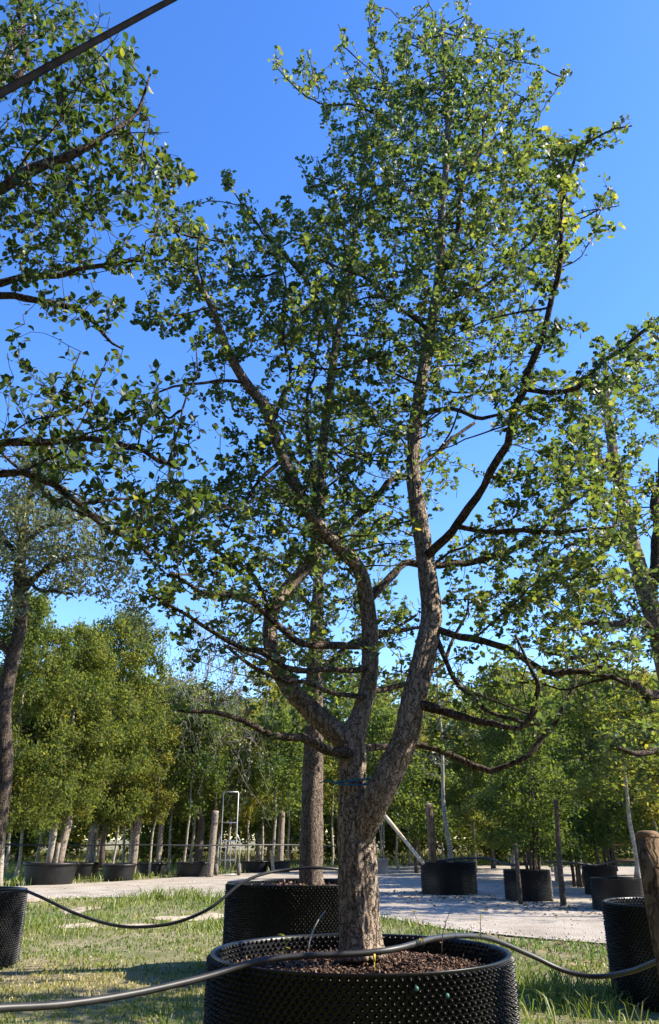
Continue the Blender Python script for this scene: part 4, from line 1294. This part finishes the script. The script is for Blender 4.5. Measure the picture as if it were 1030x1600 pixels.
plant_px('broad', 'broadleaf_tree', 'dark broad leaved round tree behind the short brown stake', 650, 32, 1165, 5.4, 0, None, 1.0)
plant_px('conic', 'young_tree', 'yellow green pointed tree rising right of the fork below the sky', 800, 27, 1040, 6.4, 1, None, 1.0)
plant_px('conic', 'young_tree', 'yellow green pointed tree behind the diagonal prop', 742, 33, 1110, 6.4, 3, None, 1.05)
plant_px('young_a', 'young_tree', 'tall young tree just behind the pot beside the brown stake', 990, far_pot_pos[3][1], 1040, 5.2, 1, None, 1.3, .5)

plant_px('bushy', 'multi_stem_tree', 'dark multi stemmed tree farther back between the two tall stakes', 898, 23, 1085, 5.4, 4, None, 1.0)
plant_px('hornbeam_b', 'hornbeam_tree', 'dense tall tree behind the reddish table at the right edge', 1005, 25, 1040, 7.6, 1.1, None, .85)
plant_px('conic', 'young_tree', 'yellow green pointed tree left of the reddish table, behind the stakes', 868, 26, 1070, 6.4, 5, None, 1.05)
plant_px('broad', 'broadleaf_tree', 'dark round tree just right of the slanting pale pole', 770, 37, 1150, 5.4, 2, None, 1.1)
plant_px('broad', 'broadleaf_tree', 'dark round tree seen just left of the thick second trunk', 420, 39, 1160, 5.4, 1, None, 1.1)
# rows of young trees: each in its own place
row = [
    (28, 27, 1120, 'young_a'), (60, 30, 1140, 'young_c'), (98, 28, 1150, 'young_a'), (135, 29, 1120, 'young_b'), (180, 28, 1140, 'young_a'), (192, 33, 1130, 'young_c'), (236, 29, 1135, 'young_b'), (262, 32, 1150, 'young_a'),
    (290, 30, 1140, 'young_c'), (302, 36, 1135, 'young_a'), (330, 31, 1150, 'young_a'), (356, 34, 1155, 'young_c'), (388, 33, 1145, 'young_b'), (408, 35, 1150, 'young_a'), (428, 32, 1150, 'young_c'), (452, 36, 1145, 'young_a'),
    (470, 40, 1160, 'young_b'), (518, 38, 1165, 'young_a'), (600, 40, 1150, 'young_c'), (622, 36, 1175, 'young_a'), (640, 42, 1160, 'young_b'), (690, 44, 1165, 'young_a'), (770, 40, 1140, 'young_c'), (862, 33, 1110, 'young_a'),
    (893, 28, 1120, 'young_b'), (905, 36, 1100, 'young_a'), (925, 30, 1110, 'young_c'), (1010, 30, 1090, 'young_a'), (1030, 24, 1090, 'young_b'), (212, 38, 1160, 'young_b'), (250, 40, 1165, 'young_a'), (340, 42, 1165, 'young_c'), (76, 36, 1140, 'young_b'), (10, 34, 1130, 'young_c'), (150, 38, 1150, 'young_a')]
ORD = ['first', 'second', 'third', 'fourth', 'fifth', 'sixth', 'seventh', 'eighth', 'ninth', 'tenth', 'eleventh', 'twelfth', 'thirteenth', 'fourteenth', 'fifteenth', 'sixteenth', 'seventeenth', 'eighteenth',
       'nineteenth', 'twentieth', 'twenty-first', 'twenty-second', 'twenty-third', 'twenty-fourth', 'twenty-fifth']
LOOK = {'young_a': 'green', 'young_b': 'yellowing', 'young_c': 'dark green'}
row.sort()
for i, (px, Y, top, kd) in enumerate(row):
    left = px < 480
    top -= 38
    rank = ORD[[q[0] for q in row if (q[0] < 480) == left].index(px)]
    plant_px(kd, 'young_tree', f'slender {LOOK[kd]} young tree, {rank} from the left in the far left row' if left else f'slender {LOOK[kd]} young tree, {rank} from the big trunk behind the gravel at right', px, Y, top, Hs[kd], i * 1.7,
             'young trees in the far left row' if left else 'young trees in the far right row', .95 + .12 * math.sin(i * 2.3), .0)

# wood behind the rows
for i, px in enumerate(range(-160, 1240, 62)):
    Y = 52 + 9 * math.sin(i * 1.9)
    plant_px(('wood', 'wood_dark', 'wood', 'wood_yellow')[(i * 7) % 4], 'woodland_tree', 'tall tree in the distant wood closing the view behind the young rows', px + 14 * math.sin(i * 3.1), Y, 1075 + 30 * math.sin(i * 2.7), 7.5, i * 1.3, 'trees of the distant wood', 1.25)

for i, px in enumerate(range(-190, 1260, 58)):
    Y = 84 + 9 * math.sin(i * 1.3)
    plant_px(('wood_dark', 'wood', 'wood_yellow')[(i * 5) % 3], 'woodland_tree', 'tall tree in the distant wood closing the view behind the young rows', px + 14 * math.sin(i * 2.1), Y, 1095 + 22 * math.sin(i * 2.2), 7.5, i * 2.3, 'trees of the distant wood', 1.0)

# unseen trees added round the camera to block sky light and cast shade
for i, (x, y, kd, sc_) in enumerate([(-4.5, -3.5, 'hornbeam', .9), (-1.2, -4.6, 'hornbeam', .95), (2.2, -4.2, 'hornbeam', .9), (5.4, -3.6, 'hornbeam', .9), (8.2, -1.5, 'wood', .8), (-7.2, -.5, 'hornbeam', 1.0), (-6.4, 3.6, 'wood', .85), (-8.6, 7.5, 'hornbeam', 1.0),
                                     (-3, -8.5, 'wood', 1.2), (1.5, -9, 'wood', 1.2), (6, -8.5, 'wood', 1.2), (-8, -6, 'wood', 1.2), (9.5, 3.2, 'young_c', 1.0), (8.6, 14.2, 'airy', 1.0), (10.2, 16.6, 'young_b', 1.2), (11.5, 20.5, 'hornbeam_b', 1.0), (10.5, -5, 'wood', 1.1), (-11, 2, 'wood', 1.2)]):
    plant(kd, 'added_shade_tree', 'unseen nursery tree added around the viewpoint to shade the scene', x, y, 0, i * 1.9, sc_, 'added shade trees around the viewpoint')

# ------------------------------------------------------------------ stakes and posts
def stake(name, label, pts, mat, sides=14, group=None, cutmat=None):
    """pts rows (px, py, Y, half px) bottom to top"""
    w = to_world(pts)
    base = w[0][:3].copy()
    s = spline(w, .12)
    mb = MB()
    mb.tube(s[:, :3] - base, s[:, 3], sides, wob=bark_wobble(.05, pts[0][0] * .37))
    root = thing(name, label, 'post', tuple(base), group)
    obj('shaft', mb.mesh('shaft', True), mat, root)
    t = unit(s[-1, :3] - s[-2, :3])
    c = s[-1, :3] - base
    mb = MB()
    mb.tube([c - t * .01, c + t * .012, c + t * .02], [s[-1, 3] * 1.02, s[-1, 3] * .97, s[-1, 3] * .8], sides)
    obj('cut_top', mb.mesh('cut_top'), cutmat or M_CUT, root)
    return root


def foot_y(px, py):
    return float(ground_at(px, py)[1])


stake('wooden_stake', 'thick brown wooden stake leaning at the right edge, in front of a studded pot', [(1078, 1640, 3.55, 22), (1052, 1530, 3.6, 21), (1030, 1420, 3.65, 20), (1012, 1308, 3.7, 18.5)], M_BROWNSTAKE, 22)
PG = 'pale posts along the far side of the gravel'
for lab, bx, by, tx, ty, hw in [
    ('tall pale post standing clear, left of the hand truck gap', 206, 1371, 218, 1263, 5.5),
    ('pale post just left of the hand truck', 327, 1371, 337, 1268, 5.5),
    ('grey post left of the thick second trunk', 437, 1362, 441, 1266, 5.0),
    ('dark grey post halfway between the two pale posts', 246, 1368, 254, 1268, 4.2),
    ('grey post behind the tall pale post, shaded', 140, 1362, 152, 1262, 4.5),
]:
    Y = foot_y(bx, by)
    stake('wooden_post', lab, [(bx, by, Y, hw), ((bx + tx) / 2, (by + ty) / 2, Y + .05, hw), (tx, ty, Y + .1, hw * .92)], M_STAKE, 12, PG, M_PALEWOOD)
stake('wooden_stake', 'dark thin stake in front of the pot under the leaning trunk', [(83, 1383, foot_y(83, 1383), 3.2), (87, 1350, foot_y(83, 1383), 3.2), (92, 1318, foot_y(83, 1383), 3)], M_STAKE, 10)
stake('leaning_post', 'pink brown leaning post in the pot at the far left', [(93, 1352, far_pot_pos[4][1], 5.5), (100, 1315, far_pot_pos[4][1] + .1, 6), (110, 1272, far_pot_pos[4][1] + .2, 6.5)], M_STAKE, 10)
Yp = far_pot_pos[0][1]
stake('wooden_stake', 'short brown stake standing in the wide pot under the diagonal prop', [(677, 1360, Yp, 6), (674, 1300, Yp, 6), (670, 1257, Yp, 6)], M_BROWNSTAKE, 12, None, M_PALEWOOD)
stake('prop_pole', 'thin pale pole slanting down to the wide far pot', [(662, 1350, Yp - .7, 2.8), (632, 1312, Yp - .4, 2.8), (601, 1274, Yp - .1, 3)], M_PALEWOOD, 10)
Y1 = foot_y(812, 1414)
stake('wooden_stake', 'dark stake at the left of the multi stemmed tree pot', [(814, 1414, Y1, 3.4), (810, 1370, Y1, 3.4), (806, 1320, Y1, 3.2)], M_LIMB, 10)
Y1 = foot_y(880, 1416)
stake('wooden_stake', 'tall dark stake at the right of the multi stemmed tree pot', [(881, 1418, Y1, 5), (874, 1340, Y1, 4.2), (869, 1250, Y1, 3.5)], M_LIMB, 10)  # darker material stands in for the shade on this stake
Y1 = foot_y(920, 1378)
stake('wooden_stake', 'shaded stake between the multi stemmed trees', [(921, 1375, Y1, 4.5), (919, 1330, Y1, 4.5), (916, 1285, Y1, 4.2)], M_STAKE, 10)


# ------------------------------------------------------------------ hand truck
def hand_truck():
    Y = foot_y(352, 1369)
    b = at(355, 1369, Y)
    root = thing('hand_truck', 'tall pale metal hand truck parked between the posts beyond the gravel', 'hand truck', (b[0], Y, .02))
    H, w = 2.75, .27
    for s in (-1, 1):
        mb = MB()
        mb.tube([(s * w, 0, .3), (s * w, .0, 1.2), (s * w, .02, H - .04), (s * (w - .04), .02, H)], .022, 8)
        obj('upright', mb.mesh('upright', True), M_STEEL, root)
        mb = MB()
        mb.tube([(s * (w - .01), 0, 1.35), (s * (w + .1), .2, 1.15), (s * (w + .12), .26, .8), (s * (w + .1), .2, .3)], .018, 8)
        obj('brace', mb.mesh('brace', True), M_STEEL, root)
        wheel = thing('wheel', '', '', (s * (w + .13), .05, .2))
        for k in ('label', 'category'):
            del wheel[k]
        wheel.parent = root
        mb = MB()
        mb.lathe([(.1, -.055), (.17, -.06), (.195, -.04), (.2, 0), (.195, .04), (.17, .06), (.1, .055)], 24)
        t = obj('tyre', mb.mesh('tyre', True), M_TYRE, wheel)
        t.rotation_euler = (0, math.pi / 2, 0)
        mb = MB()
        mb.lathe([(.0, -.05), (.105, -.05), (.11, 0), (.105, .05), (.0, .05)], 16)
        t = obj('hub', mb.mesh('hub', True), M_STEEL, wheel)
        t.rotation_euler = (0, math.pi / 2, 0)
    for z in (H, 1.72, 1.12, .5):
        mb = MB()
        mb.tube([(-w, .01, z), (w, .01, z)], .02, 8)
        obj('crossbar', mb.mesh('crossbar', True), M_STEEL, root)
    for x in (-.09, .09):
        mb = MB()
        mb.tube([(x, 0, .12), (x, 0, 1.12)], .015, 6)
        obj('rail', mb.mesh('rail', True), M_STEEL, root)
    mb = MB()
    mb.box((0, -.14, .05), (.56, .3, .015))
    obj('toe_plate', mb.mesh('toe_plate'), M_STEEL, root)


hand_truck()


def table():
    Y = 30.0
    b = at(985, 1345, Y)
    root = thing('wooden_table', 'reddish brown plank table far behind the gravel at right', 'table', (b[0], Y, 0))
    for k in range(5):
        mb = MB()
        mb.box((0, (k - 2) * .19, 1.0), (2.2, .17, .05))
        obj('plank', mb.mesh('plank'), M_REDWOOD, root)
    for s in (-1, 1):
        for t in (-1, 1):
            mb = MB()
            mb.box((s * .85, t * .36, .48), (.1, .1, .98))
            obj('leg', mb.mesh('leg'), M_REDWOOD, root)
        mb = MB()
        mb.box((s * .85, 0, .9), (.09, .62, .12))
        obj('cross_beam', mb.mesh('cross_beam'), M_REDWOOD, root)
    for t in (-1, 1):
        mb = MB()
        mb.box((0, t * .62, .5), (2.2, .24, .05))
        obj('bench_plank', mb.mesh('bench_plank'), M_REDWOOD, root)
    for s in (-1, 1):
        mb = MB()
        mb.box((s * .6, 0, .44), (.07, 1.36, .06))
        obj('bench_beam', mb.mesh('bench_beam'), M_REDWOOD, root)


table()


def bucket():
    g = ground_at(597, 1366)
    root = thing('grey_bucket', 'small pale grey bucket pot right of the big trunk', 'plant pot', (g[0], g[1], .01))
    mb = MB()
    r, h = .26, .52
    mb.lathe([(r * .8, 0), (r * .97, h * .9), (r * 1.05, h * .91), (r * 1.05, h), (r * .95, h), (r * .9, h * .8), (0, h * .8)], 28)
    obj('wall', mb.mesh('wall', True), M_GREYPOT, root)
    for k, (x, y, l) in enumerate(((-.05, 0, .03), (.07, .04, -.05))):
        mb = MB()
        mb.tube([(x, y, h * .75), (x + l * 2, y, 1.4), (x + l * 5, y, 2.3)], [.03, .026, .02], 7)
        obj('stem', mb.mesh('stem', True), M_PALETWIG, root)


bucket()


# ------------------------------------------------------------------ hoses and pipes
def hose(name, label, pts, mat, sides=14, step=.04):
    w = to_world(pts)
    s = spline(w, step)
    base = s[0, :3].copy()
    mb = MB()
    mb.tube(s[:, :3] - base, s[:, 3], sides)
    return obj(name, mb.mesh(name, True), mat, loc=tuple(base), label=label, category='hose' if 'hose' in name else 'pipe')


def hpts(rows, r):
    return [('w', *at(x, y, Y), r) for x, y, Y in rows]


hose('irrigation_hose', 'thick black hose lying across the rim of the nearest pot', hpts([(-260, 1566, 2.5), (-120, 1582, 2.75), (0, 1575, 2.95), (100, 1569, 3.1), (210, 1552, 3.3), (320, 1527, 3.5), (400, 1503, 3.62), (470, 1494, 3.68), (560, 1490, 3.72), (620, 1482, 3.8), (680, 1466, 4.05), (730, 1462, 4.35), (770, 1468, 4.55), (830, 1493, 4.7), (880, 1516, 4.75), (930, 1526, 4.7), (985, 1518, 4.5), (1040, 1498, 4.2), (1100, 1490, 4.0), (1250, 1500, 3.9)], .0128), M_HOSE, 16, .03)
hose('irrigation_hose', 'thinner black hose sagging over the lawn between two studded pots', hpts([(-160, 1384, 8.9), (-40, 1389, 8.75), (30, 1391, 8.6), (60, 1400, 8.5), (120, 1428, 8.4), (180, 1446, 8.3), (230, 1448, 8.2), (280, 1440, 8.15), (330, 1418, 8.1), (375, 1382, 8.2), (410, 1366, 8.3), (450, 1359, 8.4), (500, 1356, 8.35), (540, 1362, 8.45), (566, 1384, 8.6), (572, 1440, 8.7)], .0145), M_HOSE, 12, .05)
hose('overhead_hose', 'dark hose slanting overhead across the top left corner', hpts([(-520, 420, 1.0), (-220, 262, 1.12), (0, 146, 1.25), (135, 72, 1.42), (275, -4, 1.68), (460, -100, 2.1), (800, -260, 3.0)], .0095), M_OLDHOSE, 14, .06)
hose('irrigation_pipe', 'thin black pipe strung along the far left row of trees', hpts([(-60, 1318, 27), (90, 1321, 26.8), (206, 1320, 26.6), (330, 1321, 27.4), (437, 1320, 29), (520, 1322, 31), (600, 1325, 33)], .022), M_HOSE, 8, .5)
hose('irrigation_pipe', 'thin black pipe running between the far right pots', hpts([(640, 1352, 20.5), (700, 1343, 20.2), (760, 1341, 20), (800, 1352, 18.6), (870, 1345, 18.8), (930, 1352, 19), (960, 1346, 19.6), (1060, 1350, 19.6)], .02), M_HOSE, 8, .4)
# thin micro tube
w = to_world(hpts([(482, 1482, 3.9), (486, 1462, 3.95), (496, 1440, 4.0), (508, 1424, 4.05)], .0035))
s = spline(w, .03)
mb = MB()
mb.tube(s[:, :3] - s[0, :3], s[:, 3], 6)
obj('drip_tube', mb.mesh('drip_tube', True), M_GREYPOT, loc=tuple(s[0, :3]), label='thin pale drip tube arching up from the nearest pot left of the trunk', category='tube')

# straw coloured twine round the second trunk and from the big tree to the pole
for nm, lab, rows in (('twine', 'pale twine tied to the top of the slanting pole, passing behind the big trunk', [(560, 1318, Yp + .3), (582, 1294, Yp + .1), (601, 1274, Yp - .1)]),):
    w = to_world([('w', *at(x, y, Y), .006) for x, y, Y in rows])
    mb = MB()
    mb.tube(w[:, :3] - w[0, :3], w[:, 3], 5)
    obj(nm, mb.mesh(nm), M_STRAW, loc=tuple(w[0, :3]), label=lab, category='twine')


# ------------------------------------------------------------------ weeds, clips and tag in the nearest pot
def weed(label, px, py, Y, h, n, mat, lean=(0, 0), size=.03):
    b = at(px, py, Y)
    root = thing('weed', label, 'weed', tuple(b), 'weeds rooted in the nearest pot')
    P = np.array([[lean[0] * t * t * h, lean[1] * t * t * h, h * t] for t in np.linspace(0, 1, 6)])
    mb = MB()
    mb.tube(P, np.linspace(.0025, .0012, 6), 5)
    obj('stem', mb.mesh('stem', True), M_TWIG, root)
    t = OVATE.copy()
    me = mesh_np('leaf', t, [OVATE_T], [np.full(len(OVATE_T), .75)])
    me.materials.append(mat)
    for k in range(n):
        o = obj('leaf', me, None, root)
        q = P[min(5, 1 + int(5 * k / max(1, n)))]
        o.location = tuple(q)
        o.rotation_euler = (random.uniform(-.2, .6), random.uniform(-.5, .5), k * 2.4)
        o.scale = (size * random.uniform(.7, 1.2),) * 3


weed('green weed with yellow green leaves before the hose left of the trunk', 446, 1492, 3.75, .07, 7, M_YELLOW)
weed('small weed by the hose right of the trunk', 662, 1478, 3.9, .13, 6, M_YELLOW, (-.3, 0))
weed('thin dry sprig right of the trunk, arching over the hose', 690, 1490, 3.85, .2, 2, M_LITTER, (.35, 0), .02)
weed('dark sprig against the trunk base at its right', 588, 1492, 3.85, .22, 1, M_LITTER, (.1, 0), .02)
weed('small upright weed at the right back rim of the nearest pot', 752, 1470, 4.2, .12, 6, M_BEECH, (.05, 0), .02)
for px, py, lab in ((651, 1545, 'upper left of the two teal clips on the nearest pot'), (699, 1556, 'lower right of the two teal clips on the nearest pot')):
    # on the pot's outer wall
    d = ray(px, py)
    o_ = np.array([0, 0, CAMZ]) - np.array([MAIN[0], 4.1, 0])
    A_, B_, C_ = d[0] ** 2 + d[1] ** 2, 2 * (o_[0] * d[0] + o_[1] * d[1]), o_[0] ** 2 + o_[1] ** 2 - (MR + .02) ** 2
    t_ = (-B_ - math.sqrt(B_ * B_ - 4 * A_ * C_)) / (2 * A_)
    q = np.array([0, 0, CAMZ]) + d * t_
    mb = MB()
    mb.lathe([(0, -.005), (.008, -.004), (.0095, 0), (.007, .005), (.003, .007), (0, .007)], 12)
    o = obj('clip', mb.mesh('clip', True), M_TEALCLIP, loc=tuple(q), label=lab, category='clip', group='teal clips on the nearest pot')
    nv = Vector((q[0] - MAIN[0], q[1] - 4.1, 0))
    o.rotation_euler = nv.to_track_quat('Z', 'Y').to_euler()
q = at(585, 1497, 3.68)
mb = MB()
mb.box((0, 0, 0), (.009, .003, .03)).box((0, 0, -.03), (.003, .002, .04))
obj('plant_tag', mb.mesh('plant_tag'), M_YELLOWTAG, loc=tuple(q), label='tiny yellow tag in the soil before the trunk', category='tag')


# ------------------------------------------------------------------ grass, litter, stones
def ground_z(x, y):
    return (0.045 * nz(x, y, .7) + .02 * nz(x, y, 2.3, 4.)) * (1 if 0 < y < near_edge(x) - .6 else 0) - .012


def build_grass():
    X, H, W, L, R = [], [], [], [], []
    n = 0
    while n < 120000:
        # even in the picture: nearer ground gets more blades
        y = 2.6 * (19.5 / 2.6) ** random.random()
        x = random.uniform(-.62, .62) * y
        if y > near_edge(x) - .05 + .3 * nz(x, y, 1.5):
            continue
        bm = bare(x, y)
        if bm > 0 and random.random() < min(.9, bm * 1.0):
            continue
        tall = nz(x, y, .8, 6.)
        if tall < -.28 and random.random() < .55:
            continue
        patch = nz(x, y, .55, 12.)
        dry = .42 + .55 * patch + (.18 if x < -.4 and 4.5 < y < 8.5 else -.12) - (.15 if x > .5 else 0)
        h = random.uniform(.013, .04) * (1 + .7 * max(0, tall)) * (1.35 if x > .6 else 1)
        if y > 12:
            h *= 1.7
        h *= .9 + .25 * min(2, y / 8)
        X.append((x, y, ground_z(x, y)))
        H.append(h)
        W.append(.0045 * (1 + y / 5.5) * random.uniform(.7, 1.3))
        L.append(random.uniform(.15, 1.0))
        R.append(min(1, max(0, random.gauss(dry, .2))))
        n += 1
    # taller arching tufts
    for px, py, k, hh in ((870, 1552, 160, .3), (905, 1560, 120, .28), (840, 1560, 90, .25), (960, 1590, 60, .2), (300, 1405, 160, .35), (215, 1410, 120, .32), (345, 1412, 120, .35), (255, 1408, 140, .35), (170, 1420, 80, .3), (885, 1585, 80, .22), (330, 1450, 110, .22), (60, 1450, 90, .25), (110, 1462, 80, .2)):
        c = ground_at(px, py)
        for _ in range(k):
            x, y = c[0] + random.gauss(0, .22), c[1] + random.gauss(0, .3)
            X.append((x, y, ground_z(x, y)))
            H.append(hh * random.uniform(.4, 1.1))
            W.append(.006 * (1 + y / 9))
            L.append(random.uniform(.3, 1.3))
            R.append(min(1, max(0, random.gauss(.32, .2))))
    blades('grass', np.array(X), np.array(H), np.array(W), np.array(L), np.array(R), M_GRASS, kind='stuff', label='short patchy lawn grass with dry straw coloured blades', category='grass')
    # meadow beyond the yard
    X, H, W, L, R = [], [], [], [], []
    while len(X) < 26000:
        y = random.uniform(22, 75)
        x = random.uniform(-.55, .55) * y
        if y < far_edge(x) + .1:
            continue
        dry = .2 + (.5 if y > 50 else 0) + .3 * nz(x, y, .2, 3.)
        X.append((x, y, -.01))
        H.append(random.uniform(.1, .28) * (2 if y > 52 else 1))
        W.append(.035)
        L.append(random.uniform(.1, .8))
        R.append(min(1, max(0, random.gauss(dry, .18))))
    blades('meadow_grass', np.array(X), np.array(H), np.array(W), np.array(L), np.array(R), M_GRASS, kind='stuff', label='bright rough grass beyond the gravel under the rows of trees', category='grass')


build_grass()


def scatter(name, label, n, spot, smin, smax, mat, T, F, cat):
    P = []
    while len(P) < n:
        q = spot()
        if q is not None:
            P.append(q)
    P = np.array(P)
    D = unit(rng.normal(0, 1, (n, 3)) * np.array([1, 1, .25]))
    N = unit(rng.normal(0, .35, (n, 3)) + np.array([0, 0, 1.]))
    S = rng.uniform(smin, smax, n) * (1 + P[:, 1] / 14)
    obj(name, leaf_mesh(name, P, D, N, S, rng.uniform(0, 1, n), T, F), mat, kind='stuff', label=label, category=cat)


OCT = np.array([[-.5, 0, 0], [.5, 0, 0.05], [0, -.45, 0], [.05, .45, 0], [0, 0, .32], [0, 0, -.2]])
OCT_T = np.array([[0, 2, 4], [2, 1, 4], [1, 3, 4], [3, 0, 4], [2, 0, 5], [1, 2, 5], [3, 1, 5], [0, 3, 5]])


def edge_spot():
    if random.random() < .5:
        x = random.uniform(-7, 6)
        y = near_edge(x) + random.gauss(.15, .35)
    else:
        y = random.uniform(10.5, 26)
        x = random.uniform(-.45, .45) * y
        if y < near_edge(x):
            return None
    return (x, y, .014)


scatter('loose_stones', 'loose pale stones along the edge of the gravel', 1300, edge_spot, .008, .026, M_STONE, OCT, OCT_T, 'stones')


def litter_spot():
    px, py = random.choice(((640, 1398), (700, 1405), (780, 1408), (840, 1418), (900, 1422), (940, 1428), (870, 1500), (840, 1480), (910, 1510)))
    c = ground_at(px, py)
    return (c[0] + random.gauss(0, .7), c[1] + random.gauss(0, .7), .02)


scatter('leaf_litter', 'brown fallen leaves scattered round the far pots', 700, litter_spot, .02, .05, M_LITTER, DIAMOND, DIAMOND_T, 'leaf litter')
